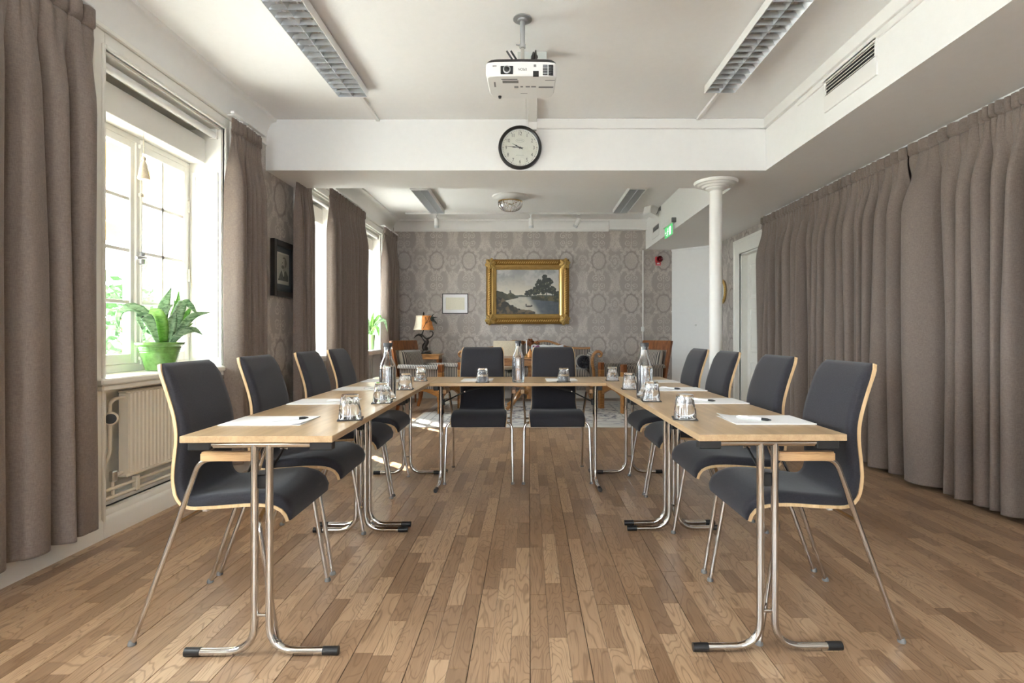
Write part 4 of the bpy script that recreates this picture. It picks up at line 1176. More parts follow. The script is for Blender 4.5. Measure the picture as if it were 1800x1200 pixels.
# ---- armchairs
def slab(quad_front, thick_vec):
    """box from four corner points and a thickness vector"""
    a = [Vector(p) for p in quad_front]; t = Vector(thick_vec)
    vs = a + [p + t for p in a]
    return vs, [(3, 2, 1, 0), (4, 5, 6, 7), (0, 1, 5, 4), (1, 2, 6, 5), (2, 3, 7, 6), (3, 0, 4, 7)]
def cushion(w, d, h, n=14, p=2.6, M4=None):
    """soft box cushion"""
    vs = []; fs = []
    for side in (0, 1):
        for j in range(n + 1):
            for i in range(n + 1):
                u = -1 + 2 * i / n; v = -1 + 2 * j / n
                e = (1 - abs(u) ** p) * (1 - abs(v) ** p); e = max(e, 0) ** 0.45
                z = (1 if side else -1) * (0.12 + 0.38 * e) * h
                vs.append((u * w / 2, v * d / 2, z))
    m = n + 1; o = m * m
    for j in range(n):
        for i in range(n):
            fs.append((o + j * m + i, o + j * m + i + 1, o + (j + 1) * m + i + 1, o + (j + 1) * m + i))
            fs.append((j * m + i, (j + 1) * m + i, (j + 1) * m + i + 1, j * m + i + 1))
    for i in range(n):
        fs += [(i, i + 1, o + i + 1, o + i), (o + n * m + i, o + n * m + i + 1, n * m + i + 1, n * m + i)]
        fs += [(o + i * m, o + (i + 1) * m, (i + 1) * m, i * m), (i * m + n, (i + 1) * m + n, o + (i + 1) * m + n, o + i * m + n)]
    if M4 is not None: vs = [tuple(M4 @ Vector(q)) for q in vs]
    return MB().add(vs, fs)
def make_armchair():
    a = empty('armchair')
    W = 0.30; zt = 0.972
    xb0, xb1 = -0.30, -0.43
    lean = (xb1 - xb0) / (zt - 0.30)
    def bx(z): return xb0 + (z - 0.30) * lean
    # back: stiles, top panel, upholstered pad
    for s in (-1, 1):
        vs, fs = slab([(bx(0.28), s * 0.285 - 0.028, 0.28), (bx(0.28), s * 0.285 + 0.028, 0.28), (bx(zt), s * 0.30 + 0.028, zt), (bx(zt), s * 0.30 - 0.028, zt)], (-0.035, 0, 0))
        MB().add(vs, fs).build('back_stile', M['mahog'], a)
        lg = spline([(bx(0.30) - 0.01, s * 0.275, 0.32), (-0.325, s * 0.275, 0.18), (-0.375, s * 0.275, 0.0095)], 8)
        MB().tube(lg, [0.03, 0.03, 0.029, 0.028, 0.027, 0.026, 0.024, 0.022], 8).build('rear_leg', M['mahog'], a)
    z0 = 0.845
    for k in range(6):
        ya, yb = -0.30 + k * 0.1, -0.30 + (k + 1) * 0.1
        vs, fs = slab([(bx(z0) + 0.004, ya + 0.001, z0), (bx(z0) + 0.004, yb - 0.001, z0), (bx(zt) + 0.004, yb - 0.001, zt + 0.004), (bx(zt) + 0.004, ya + 0.001, zt + 0.004)], (-0.03, 0, 0))
        MB().add(vs, fs).build('top_panel', M['mahog'], a)
    vs, fs = slab([(bx(0.40) - 0.01, -0.26, 0.40), (bx(0.40) - 0.01, 0.26, 0.40), (bx(z0) - 0.01, 0.27, z0), (bx(z0) - 0.01, -0.27, z0)], (-0.02, 0, 0))
    MB().add(vs, fs).build('back_panel', M['stripe_y'], a)
    zm = 0.655
    Mx = Matrix.Translation((bx(zm) + 0.055, 0, zm)) @ Matrix.Rotation(PI / 2 + math.atan(lean), 4, 'Y') @ Matrix.Rotation(PI, 4, 'X')
    cushion(0.37, 0.50, 0.15, 12, 3.5, Mx).build('back_cushion', M['stripe_y'], a, 50)
    for s in (-1, 1):
        MB().box(-0.31, 0.28, s * 0.285 - 0.024, s * 0.285 + 0.024, 0.33, 0.60, 0.006).build('side_panel', M['stripe_x'], a)
        MB().prism([(s * 0.285 - 0.045, 0.600), (s * 0.285 - 0.042, 0.632), (s * 0.285 - 0.02, 0.650), (s * 0.285 + 0.02, 0.650), (s * 0.285 + 0.042, 0.632), (s * 0.285 + 0.045, 0.600)], -0.335, 0.29, axis=0).build('arm_pad', M['stripe_x'], a, 50)
        MB().box(0.280, 0.350, s * 0.285 - 0.033, s * 0.285 + 0.033, 0.0095, 0.56, 0.004).build('front_leg', M['walnut'], a)
        MB().box(0.278, 0.352, s * 0.285 - 0.035, s * 0.285 + 0.035, 0.56, 0.665, 0.008).build('post_cap', M['mahog'], a)
        ar = [(-0.31, 0.335), (-0.31, 0.26)] + [(-0.28 + 0.56 * k / 10, 0.225 + 0.075 * math.sin(PI * k / 10)) for k in range(11)] + [(0.29, 0.24), (0.29, 0.335)]
        MB().prism(ar, s * 0.285 - 0.018, s * 0.285 + 0.018, axis=1).build('side_rail', M['walnut'], a)
    ar = [(-0.255, 0.345), (-0.255, 0.22)] + [(-0.24 + 0.48 * k / 10, 0.215 + 0.08 * math.sin(PI * k / 10)) for k in range(11)] + [(0.255, 0.22), (0.255, 0.345)]
    MB().prism(ar, 0.29, 0.325, axis=0).build('front_rail', M['walnut'], a)
    MB().box(-0.30, 0.29, -0.262, 0.262, 0.30, 0.345).build('seat_deck', M['mahog'], a, 0)
    cushion(0.60, 0.52, 0.13, 12, 5, Matrix.Translation((0.0, 0, 0.40))).build('seat_cushion', M['stripe_y'], a, 50)
    return a
ac = make_armchair(); note_tree(ac)
def place_ac(o, near_post, th, side):
    """near front post at near_post; th = facing angle; side = which local y the near post is on"""
    lx, ly = 0.315, side * 0.285
    o.rotation_euler.z = th
    o.location = (near_post[0] - (lx * math.cos(th) - ly * math.sin(th)), near_post[1] - (lx * math.sin(th) + ly * math.cos(th)), 0)
place_ac(ac, (-1.175, 7.28), math.radians(-20), -1)
tag(ac, 'wood-framed armchair in striped fabric left of the sofa, below the lamp', 'armchair', 'striped armchairs at the sofa group')
ac2 = copy_tree(ac); place_ac(ac2, (1.262, 7.28), math.radians(180 + 24), 1)
tag(ac2, 'wood-framed armchair in striped fabric right of the sofa', 'armchair', 'striped armchairs at the sofa group')

# ---- carved sofa under the painting
SX, SY = 0.018, 8.86
sf = empty('sofa', (SX, SY, 0), world_parts=True)
tag(sf, 'antique carved walnut sofa in striped fabric beneath the gilt-framed painting', 'sofa')
crest = [(-0.98, 0.835), (-0.80, 0.830), (-0.62, 0.845), (-0.48, 0.885), (-0.30, 0.945), (-0.18, 0.945), (-0.06, 0.925), (0.0, 0.935), (0.06, 0.925), (0.18, 0.945), (0.30, 0.945), (0.48, 0.885), (0.62, 0.845), (0.80, 0.830), (0.98, 0.835)]
cr = spline([(x, 0, z) for x, z in crest], 60)
MB().tube([(SX + x, SY + 0.06, z) for x, _, z in cr], 0.021, 10).build('crest_rail', M['walnut'], sf)
poly = [(SX + x, z - 0.012) for x, _, z in cr] + [(SX + 0.98, 0.42), (SX - 0.98, 0.42)]
MB().prism(poly, SY + 0.045, SY + 0.085, axis=1).build('back', M['stripe_x'], sf, 0)
def rosette(c, R, n, name, mat, parent, ax='y'):
    def fn(i, j):
        a = 2 * PI * i / 48; q = j / 8
        rr = R * q * (1 + 0.14 * math.sin(a * n) * q); h = R * 0.55 * (1 - q * q) * (1 + 0.25 * math.sin(a * n))
        return (c[0] + rr * math.cos(a), c[1] - h, c[2] + rr * math.sin(a))
    return MB().grid(48, 9, fn, True).build(name, mat, parent, 60)
rosette((SX, SY + 0.045, 0.928), 0.062, 7, 'carved_rosette', M['mahog'], sf)
for s in (-1, 1):
    for k, (xx, zz, rr) in enumerate(((0.12, 0.925, 0.030), (0.50, 0.872, 0.026), (0.58, 0.852, 0.022))):
        rosette((SX + s * xx, SY + 0.04, zz), rr, 5, 'carved_leaf', M['mahog'], sf)
    # scroll arm
    arm = spline([(SX + s * 0.985, 0, 0.36), (SX + s * 0.975, 0, 0.50), (SX + s * 0.955, 0, 0.62), (SX + s * 0.965, 0, 0.73), (SX + s * 1.02, 0, 0.795), (SX + s * 1.085, 0, 0.785), (SX + s * 1.095, 0, 0.735), (SX + s * 1.06, 0, 0.72), (SX + s * 1.045, 0, 0.75)], 40)
    MB().tube([(x, SY - 0.46, z) for x, _, z in arm], [0.024] * 30 + [0.022] * 4 + [0.018] * 4 + [0.014] * 2, 10).build('arm_scroll', M['walnut'], sf)
    p1 = [(x, z) for x, _, z in arm[:30]]; p2 = [(x - s * 0.055, z - (0.02 if i > 18 else 0)) for i, (x, z) in enumerate(p1)]
    MB().prism(p1 + list(reversed(p2)), SY - 0.45, SY + 0.05, axis=1).build('arm_upholstery', M['stripe_x'], sf, 40)
    for yy, nm in ((SY - 0.44, 'front_leg'), (SY + 0.04, 'rear_leg')):
        lg = spline([(SX + s * 0.93, yy, 0.33), (SX + s * 0.985, yy - 0.02, 0.24), (SX + s * 0.955, yy - 0.01, 0.12), (SX + s * 0.99, yy - 0.03, 0.028)], 14)
        MB().tube(lg, [0.045, 0.046, 0.045, 0.042, 0.038, 0.033, 0.029, 0.026, 0.024, 0.023, 0.022, 0.023, 0.026, 0.026], 10).build(nm, M['walnut'], sf)
MB().prism([(SX - 0.95, 0.37), (SX - 0.95, 0.29)] + [(SX - 0.9 + 1.8 * k / 24, 0.285 - 0.03 * math.sin(PI * k / 24) - 0.02 * math.cos(4 * PI * k / 24)) for k in range(25)] + [(SX + 0.95, 0.29), (SX + 0.95, 0.37)], SY - 0.475, SY - 0.435, axis=1).build('apron_rail', M['walnut'], sf)
MB().box(SX - 0.94, SX + 0.94, SY - 0.44, SY + 0.05, 0.30, 0.37).build('seat_frame', M['mahog'], sf, 0)
for k in range(3):
    xa = SX - 0.92 + k * 0.6133
    cushion(0.60, 0.52, 0.17, 12, 6, Matrix.Translation((xa + 0.30, SY - 0.21, 0.445))).build('seat_cushion', M['stripe_x'], sf, 50)
# cushions lying on the sofa
o = cushion(0.44, 0.42, 0.17, 14, 2.4); 
for nm, lab, x, y, z, rx, rz, mt, sc in (('throw_cushion', 'cream square cushion leaning on the sofa back', -0.36, SY - 0.03, 0.75, 1.30, 0.0, 'cream', 1.0), ('throw_cushion', 'cream cushion lying flat on the sofa seat before the square one', -0.40, SY - 0.27, 0.585, 0.06, 0.1, 'cream', 0.95)):
    c = cushion(0.44, 0.42, 0.16, 14, 2.4).build(nm, M[mt]); c.location = (x, y, z); c.rotation_euler = (rx, 0, rz); c.scale = (sc,) * 3
    tag(c, lab, 'cushion')
def bolster(x):
    b = empty('bolster_cushion', (x, SY - 0.27, 0.638))
    def fn(i, j):
        a = 2 * PI * i / 48; q = j / 8
        rr = 0.10 * q; h = 0.035 * math.sin(PI * min(q, 1) * 0.9) * (1 + 0.35 * math.sin(a * 14) * (1 - 0.3 * q)) - (0.03 * (1 - q) ** 2)
        return (rr * math.cos(a), -0.16 - h, rr * math.sin(a))
    MB().grid(48, 9, fn, True).build('tufted_end', M['uph'], b, 60)
    MB().lathe([(0.100, -0.16), (0.104, -0.12), (0.104, 0.12), (0.098, 0.155)], 40, M=Matrix.Rotation(PI / 2, 4, 'X')).build('roll', M['stripe_y'], b, 40)
    MB().lathe([(0.014, 0), (0.012, 0.010), (0.004, 0.013)], 16, M=Matrix.Translation((0, -0.15, 0)) @ Matrix.Rotation(PI / 2, 4, 'X')).build('button', M['darkpl'], b)
    return b
tag(bolster(SX + 0.82), 'dark bolster with a tufted end in the right sofa corner', 'cushion')
mb = MB().grid(24, 7, lambda i, j: (SX + 0.02 + 0.52 * i / 23, SY + 0.015 - 0.008 * j, 0.80 + 0.014 * j + 0.006 * math.sin(i * 0.9)))
o = mb.build('folded_throw', M['paper']); md = o.modifiers.new('thick', 'SOLIDIFY'); md.thickness = 0.012
tag(o, 'narrow white throw laid along the sofa back', 'throw')

# ---- pedestal table in front of the sofa
TX, TY = 0.02, 7.72
pt = empty('pedestal_table', (TX, TY, 0), world_parts=True)
tag(pt, 'carved walnut pedestal table in front of the sofa', 'table')
MB().box(TX - 0.56, TX + 0.56, TY - 0.36, TY + 0.36, 0.720, 0.742, 0.006).build('tabletop', M['walnut'], pt)
MB().box(TX - 0.52, TX + 0.52, TY - 0.32, TY + 0.32, 0.635, 0.720, 0.003).build('apron', M['walnut'], pt)
MB().lathe([(0.05, 0.62), (0.055, 0.60), (0.038, 0.585), (0.034, 0.52), (0.052, 0.44), (0.060, 0.40), (0.040, 0.37), (0.050, 0.34), (0.062, 0.30), (0.062, 0.22), (0.050, 0.17), (0.055, 0.14)][::-1], 28, (TX, TY, 0.018)).build('column', M['walnut'], pt)
for a in (35, 145, 215, 325):
    ca_, sa = math.cos(math.radians(a)), math.sin(math.radians(a))
    lg = spline([(TX + ca_ * 0.04, TY + sa * 0.04, 0.24), (TX + ca_ * 0.14, TY + sa * 0.14, 0.27), (TX + ca_ * 0.22, TY + sa * 0.22, 0.20), (TX + ca_ * 0.29, TY + sa * 0.29, 0.12), (TX + ca_ * 0.40, TY + sa * 0.40, 0.036)], 20)
    MB().tube(lg, [0.03, 0.034, 0.037, 0.038, 0.036, 0.032, 0.03, 0.031, 0.034, 0.034, 0.030, 0.026, 0.025, 0.028, 0.030, 0.027, 0.024, 0.024, 0.027, 0.022], 10).build('scroll_foot', M['walnut'], pt)
ZT2 = 0.7425
o = MB().lathe([(0.030, 0), (0.038, 0.01), (0.040, 0.045), (0.028, 0.075), (0.014, 0.095), (0.012, 0.115), (0.016, 0.118)], 24).build('vase', plain('amber_glaze', srgb(214, 150, 88), 0.2, var=0.2, vscale=40)); o.location = (TX - 0.005, TY - 0.14, ZT2)
tag(o, 'small amber flask-shaped vase on the pedestal table', 'vase')
fv = empty('flower_vase', (TX + 0.085, TY - 0.10, ZT2)); tag(fv, 'small white vase of purple flowers on the pedestal table', 'vase')
MB().lathe([(0.028, 0), (0.036, 0.02), (0.036, 0.055), (0.022, 0.085), (0.026, 0.095)], 24).build('vase_body', M['whitepl'], fv)
M['purple'] = plain('purple_petals', srgb(132, 74, 120), 0.6, var=0.3, vscale=60); M['stemg'] = plain('flower_stem', srgb(84, 108, 60), 0.6)
rf = random.Random(9)
for k in range(9):
    tx, ty, tz = rf.uniform(-0.05, 0.04), rf.uniform(-0.03, 0.03), rf.uniform(0.125, 0.165)
    MB().tube([(0, 0, 0.06), (tx * 0.6, ty * 0.6, 0.11), (tx, ty, tz)], 0.0022, 5).build('flower_stem', M['stemg'], fv)
    MB().lathe([(0.004, -0.008), (0.013, 0.0), (0.016, 0.008), (0.009, 0.014)], 10, (tx, ty, tz), fn=lambda r, z, a: r * (1 + 0.2 * math.sin(a * 5))).build('blossom', M['purple'], fv)
cd = empty('candle', (TX - 0.055, TY + 0.02, ZT2)); tag(cd, 'thin white candle in a small holder on the pedestal table', 'candle')
MB().lathe([(0.032, 0), (0.034, 0.006), (0.012, 0.012), (0.012, 0.035), (0.016, 0.04)], 20).build('holder', M['brass'], cd)
MB().tube([(0, 0, 0.03), (0, 0, 0.24)], 0.009, 12).build('candle_stick', M['paper'], cd)
MB().tube([(0, 0, 0.24), (0, 0, 0.252)], 0.0015, 6).build('wick', M['ink'], cd)

# ---- side table and sculpted lamp in the left corner
st = empty('side_table', (-1.60, 8.60, 0), world_parts=True)
tag(st, 'small wooden side table behind the left armchair', 'table')
MB().box(-1.80, -1.375, 8.42, 8.80, 0.735, 0.755, 0.005).build('tabletop', M['walnut'], st)
MB().box(-1.78, -1.395, 8.44, 8.78, 0.675, 0.735, 0.003).build('apron', M['walnut'], st)
for (a, b) in ((-1.76, 8.46), (-1.415, 8.46), (-1.76, 8.76), (-1.415, 8.76)):
    MB().tube([(a, b, 0.68), (a, b, 0.012)], [0.022, 0.013], 10).build('leg', M['mahog'], st)
lm = empty('table_lamp', (-1.66, 8.60, 0.755), world_parts=True); lx, ly, lz = -1.66, 8.60, 0.7555
tag(lm, 'sculpted dark bronze lamp with a cream and orange panelled shade', 'lamp')
MB().lathe([(0.085, 0), (0.085, 0.018), (0.07, 0.024), (0.068, 0.05), (0.06, 0.055)], 28, (lx + 0.04, ly, lz)).build('base', M['bronze'], lm)
MB().tube(spline([(lx + 0.04, ly, lz + 0.05), (lx + 0.015, ly, lz + 0.12), (lx + 0.05, ly, lz + 0.19), (lx + 0.0, ly, lz + 0.25), (lx - 0.03, ly, lz + 0.30), (lx - 0.005, ly, lz + 0.36), (lx, ly, lz + 0.42), (lx, ly, lz + 0.50)], 30), [0.04, 0.042, 0.045, 0.046, 0.043, 0.04, 0.038, 0.036, 0.037, 0.038, 0.038, 0.036, 0.032, 0.028, 0.025, 0.022, 0.019, 0.016, 0.013, 0.011, 0.009] + [0.0075] * 9, 10).build('sculpted_stem', M['bronze'], lm)
MB().tube(spline([(lx + 0.02, ly, lz + 0.22), (lx + 0.09, ly - 0.01, lz + 0.25), (lx + 0.14, ly - 0.01, lz + 0.29), (lx + 0.145, ly, lz + 0.34), (lx + 0.11, ly, lz + 0.36), (lx + 0.095, ly, lz + 0.34)], 20), [0.026, 0.024, 0.022, 0.02, 0.018, 0.016, 0.014, 0.013, 0.012, 0.011, 0.01, 0.01, 0.009, 0.009, 0.008, 0.008, 0.007, 0.007, 0.006, 0.005], 8).build('scroll_tail', M['bronze'], lm)
MB().tube(spline([(lx, ly, lz + 0.26), (lx - 0.06, ly, lz + 0.30), (lx - 0.11, ly, lz + 0.29), (lx - 0.15, ly, lz + 0.25)], 12), [0.022, 0.024, 0.024, 0.022, 0.02, 0.018, 0.016, 0.013, 0.011, 0.009, 0.006, 0.003], 8).build('leaf_wing', M['bronze'], lm)
sh_prof = [(0.162, 0.0), (0.152, 0.03), (0.138, 0.08), (0.126, 0.14), (0.121, 0.20), (0.120, 0.225)]
M['shade1'] = plain('cream_shade', srgb(238, 228, 206), 0.8); M['shade2'] = plain('orange_shade', srgb(226, 150, 84), 0.8, var=0.15, vscale=25)
zs = lz + 0.375
for k in range(6):
    a0 = k * PI / 3 + 0.0; seg = 9
    def fn(i, j, a0=a0):
        a = a0 - PI / 2 + (PI / 3) * i / seg; r, z = sh_prof[j]; return (lx + r * math.cos(a), ly + r * math.sin(a), zs + z)
    o = MB().grid(seg + 1, len(sh_prof), fn).build('shade_panel', M['shade2'] if k in (0, 1, 3) else M['shade1'], lm, 60)
    md = o.modifiers.new('thick', 'SOLIDIFY'); md.thickness = 0.003
for pth, r0 in (([(0.02, 0.02), (0.05, 0.09), (0.085, 0.15), (0.10, 0.21)], 0.004), ([(0.05, 0.09), (0.06, 0.15), (0.045, 0.20)], 0.003), ([(0.065, 0.115), (0.11, 0.13)], 0.003)):
    q = []
    for (dx, zz) in pth:
        rr = np.interp(zz, [p_[1] for p_ in sh_prof], [p_[0] for p_ in sh_prof]) + 0.004
        q.append((lx + dx, ly - math.sqrt(max(rr * rr - dx * dx, 0.0001)), zs + zz))
    MB().tube(spline(q, 10), r0, 6).build('branch_motif', M['bronze'], lm)
M['feather'] = plain('dark_feather', (0.018, 0.026, 0.02), 0.7)
for k in range(14):
    a = rf.uniform(-0.6, 1.3); L = rf.uniform(0.06, 0.14)
    MB().tube(spline([(lx + 0.115, ly - 0.03, zs + 0.15), (lx + 0.115 + 0.6 * L * math.cos(a), ly - 0.04 + rf.uniform(-0.03, 0.03), zs + 0.16 + 0.6 * L * math.sin(a)), (lx + 0.115 + L * math.cos(a), ly - 0.04 + rf.uniform(-0.04, 0.04), zs + 0.155 + L * math.sin(a) - 0.02)], 6), [0.006, 0.009, 0.010, 0.009, 0.006, 0.002], 6).build('feather_spray', M['feather'], lm)
MB().lathe([(0.006, 0.22), (0.016, 0.235), (0.010, 0.25), (0.014, 0.262), (0.003, 0.285)], 14, (lx, ly, zs)).build('finial', M['bronze'], lm)

M['golddark'] = plain('antique_gilt', srgb(150, 112, 52), 0.4, metal=0.5, var=0.3, vscale=70, bmp=0.4, bscale=120)
# ================================================================== PICTURES
# gilt-framed landscape
def landscape(u, v):
    n = fbm(u, v * 0.7, 6, 31); n2 = fbm(u, v, 18, 37)
    c = np.tile(np.array(srgb(150, 150, 150)), (len(u), 1))
    t = sst(v, 0.4, 1.0)
    c = mixc(c, (1 - t), srgb(214, 206, 190)); c = mixc(c, sst(n, 0.42, 0.62) * 0.7, srgb(196, 194, 190)); c = mixc(c, sst(n2, 0.5, 0.75) * 0.3 * t, srgb(112, 114, 120))
    # far shore line at v = .41
    water = v < 0.385
    riv = 0.46 + 0.18 * (0.385 - v) / 0.385
    wc_ = mixc(np.tile(np.array(srgb(196, 190, 176)), (len(u), 1)), sst(u, riv - 0.02, riv + 0.12), srgb(84, 92, 100))
    wc_ = mixc(wc_, sst(u, 0.62, 0.95) * 0.6, srgb(52, 58, 62)); wc_ = mixc(wc_, sst(n2, 0.45, 0.7) * 0.2, srgb(120, 124, 126))
    c = np.where(water[:, None], wc_, c)
    # left hills
    h1 = 0.53 - 0.9 * np.clip(u - 0.02, 0, 1) ** 1.25 + (n2 - 0.5) * 0.03; h2 = 0.50 - 1.0 * np.abs(u - 0.23) - (n2 - 0.5) * 0.04
    hill = (np.maximum(h1, np.where(u > 0.12, h2, 0)) > v) & (u < 0.42) & (v > 0.38 - 0.3 * np.clip(0.40 - u, 0, 1))
    hc = mixc(np.tile(np.array(srgb(62, 62, 48)), (len(u), 1)), sst(fbm(u, v, 12, 41), 0.4, 0.7), srgb(92, 88, 66))
    c = np.where(hill[:, None], hc, c)
    tower = (np.abs(u - 0.222) < 0.012) & (v > 0.46) & (v < 0.535); c = np.where(tower[:, None], np.array(srgb(70, 66, 60)), c)
    far = (v > 0.385) & (v < 0.425 + (n2 - 0.5) * 0.03) & (u > 0.30); c = np.where(far[:, None], np.array(srgb(78, 84, 74)), c)
    bank = (v < 0.40 - 0.85 * np.clip(u - 0.02, 0, 1) + (n2 - 0.5) * 0.10) | (v < 0.16 - 0.30 * np.clip(u - 0.28, 0, 1) ** 1.0 + (n2 - 0.5) * 0.06) & (u < 0.62)
    bc = mixc(np.tile(np.array(srgb(44, 42, 34)), (len(u), 1)), sst(fbm(u, v, 16, 47), 0.45, 0.7), srgb(104, 90, 68)); c = np.where(bank[:, None], bc, c)
    # right bank and trees
    rb_ = (v < 0.40 + (n2 - 0.5) * 0.05) & (v > 0.33 - 0.16 * np.clip(u - 0.62, 0, 1) + (n2 - 0.5) * 0.05) & (u > 0.56)
    c = np.where(rb_[:, None], mixc(np.tile(np.array(srgb(52, 54, 40)), (len(u), 1)), sst(n2, 0.45, 0.65), srgb(98, 90, 62)), c)
    blob = np.zeros(len(u))
    tr = random.Random(5)
    for (cx, base, top, w) in ((0.80, 0.40, 0.86, 0.13), (0.68, 0.40, 0.78, 0.07), (0.74, 0.40, 0.66, 0.07), (0.62, 0.40, 0.60, 0.06), (0.54, 0.40, 0.54, 0.06), (0.49, 0.40, 0.51, 0.04), (0.90, 0.40, 0.62, 0.06), (0.97, 0.38, 0.50, 0.05)):
        for k in range(26):
            zz = base + (top - base) * (0.28 + 0.72 * k / 26); ww = w * (1.0 - 0.75 * k / 26)
            ex = cx + tr.uniform(-ww, ww); r_ = tr.uniform(0.3, 0.6) * w * 0.5 + 0.008
            blob = np.maximum(blob, 1 - ((u - ex) ** 2 + ((v - zz) * 0.72) ** 2) / r_ ** 2 + (n2 - 0.5) * 1.2)
        trunk = (np.abs(u - cx) < 0.006) & (v > base - 0.02) & (v < top * 0.95); blob = np.where(trunk, 1, blob)
    tcol = mixc(np.tile(np.array(srgb(40, 44, 38)), (len(u), 1)), sst(fbm(u, v, 34, 53), 0.5, 0.75), srgb(84, 86, 66)); c = np.where((blob > 0.25)[:, None], tcol, c)
    boat = (((u - 0.52) / 0.055) ** 2 + ((v - 0.175) / 0.018) ** 2 < 1) | ((np.abs(u - 0.475) < 0.008) & (v > 0.17) & (v < 0.235)) | ((np.abs(u - 0.565) < 0.012) & (v > 0.17) & (v < 0.205))
    c = np.where(boat[:, None], np.array(srgb(48, 42, 40)), c)
    return c
px2 = lambda px: (px - 930) / (F / YF); pz2 = lambda py: CAMZ - (py - 586) / (F / YF)
def framed(name, label, cat, x0, x1, z0, z1, prof, mat, parent_extra=None):
    """mitred picture frame on the far wall; prof = [(distance from the outer edge inwards, height off the wall)]"""
    f = empty(name, ((x0 + x1) / 2, YF, z0), world_parts=True); tag(f, label, cat)
    for side in range(4):
        mb = MB(); n = len(prof); vs = []
        for (d, h) in prof:
            a = [(x0 + d, z0 + d), (x1 - d, z0 + d), (x1 - d, z1 - d), (x0 + d, z1 - d)]
            p, q = a[side], a[(side + 1) % 4]; vs += [(p[0], YF - h, p[1]), (q[0], YF - h, q[1])]
        fs = [(2 * i, 2 * i + 1, 2 * i + 3, 2 * i + 2) for i in range(n - 1)] + [(2 * n - 2, 2 * n - 1, 1, 0)]
        fs += [tuple(2 * i for i in range(n)), tuple(2 * i + 1 for i in reversed(range(n)))]
        mb.add(vs, fs).build('frame_moulding', mat, f, 25)
    return f
gx0, gx1, gz0, gz1 = px2(855), px2(1000), pz2(569.5), pz2(456.5)
gp = framed('framed_painting', 'large landscape painting in an ornate gilt frame over the sofa', 'painting', gx0, gx1, gz0, gz1,
            [(0.0, 0.002), (0.0, 0.05), (0.010, 0.064), (0.018, 0.060), (0.024, 0.070), (0.060, 0.082), (0.088, 0.066), (0.094, 0.058), (0.094, 0.002)], M['golddark'])
ins = framed('frame_slip', None, None, gx0 + 0.094, gx1 - 0.094, gz0 + 0.094, gz1 - 0.094, [(0.0, 0.002), (0.0, 0.070), (0.010, 0.076), (0.018, 0.062), (0.024, 0.064), (0.034, 0.046), (0.062, 0.030), (0.068, 0.036), (0.074, 0.024), (0.074, 0.002)], M['goldflat'])
for ch_ in [x_ for x_ in COL.objects if x_.parent == ins]:
    ch_.parent = gp; ch_.name = 'frame_slip'; ch_.location = Vector(ins.location) - Vector(gp.location)
bpy.data.objects.remove(ins)
iw = 0.166
vgrid('canvas', 240, 170, lambda u, v: (gx0 + iw + u * (gx1 - gx0 - 2 * iw), YF - 0.020, gz0 + iw + v * (gz1 - gz0 - 2 * iw)), landscape, vcol('oil_painting', 0.45), gp)
# carved leaf band and corner ornaments
r9 = random.Random(2)
for side in range(4):
    hor = side in (0, 2); L = (gx1 - gx0) if hor else (gz1 - gz0); n = int((L - 0.36) / 0.036)
    mb = MB()
    for k in range(n):
        t = 0.18 + (L - 0.36) * (k + 0.5) / n
        if side == 0: c = (gx0 + t, gz0 + 0.055)
        elif side == 2: c = (gx0 + t, gz1 - 0.055)
        elif side == 1: c = (gx1 - 0.055, gz0 + t)
        else: c = (gx0 + 0.055, gz0 + t)
        for (o1, o2, rr) in ((0, 0, 0.013), (0.011, 0.014, 0.007), (-0.011, -0.014, 0.007)):
            cc = (c[0] + (o1 if hor else o2), c[1] + (o2 if hor else o1))
            mb.lathe([(rr, 0), (rr * 0.8, rr * 0.5), (rr * 0.25, rr * 0.8)], 7, M=Matrix.Translation((cc[0], YF - 0.078, cc[1])) @ Matrix.Rotation(PI / 2, 4, 'X'))
    o = mb.build('carved_band', M['gold'], gp, 60); o['kind'] = 'stuff'
for (cx, cz) in ((gx0 + 0.075, gz0 + 0.075), (gx1 - 0.075, gz0 + 0.075), (gx1 - 0.075, gz1 - 0.075), (gx0 + 0.075, gz1 - 0.075)):
    rosette((cx, YF - 0.075, cz), 0.085, 6, 'corner_ornament', M['gold'], gp)
# small white-matted picture
wx0, wx1, wz0, wz1 = px2(777.5), px2(823), pz2(551), pz2(516)
wp = framed('framed_print', 'small pale print in a thin grey frame left of the gilt painting', 'picture', wx0, wx1, wz0, wz1, [(0, 0.002), (0, 0.018), (0.011, 0.018), (0.011, 0.010), (0.012, 0.002)], M['darkpl'])
MB().box(wx0 + 0.009, wx1 - 0.009, YF - 0.009, YF - 0.004, wz0 + 0.009, wz1 - 0.009).build('mat_board', M['paper'], wp, 0)
MB().box(wx0 + 0.06, wx1 - 0.06, YF - 0.0096, YF - 0.006, wz0 + 0.065, wz1 - 0.065).build('print_sheet', plain('pale_print', srgb(226, 222, 204), 0.5, var=0.05, vscale=90), wp, 0)
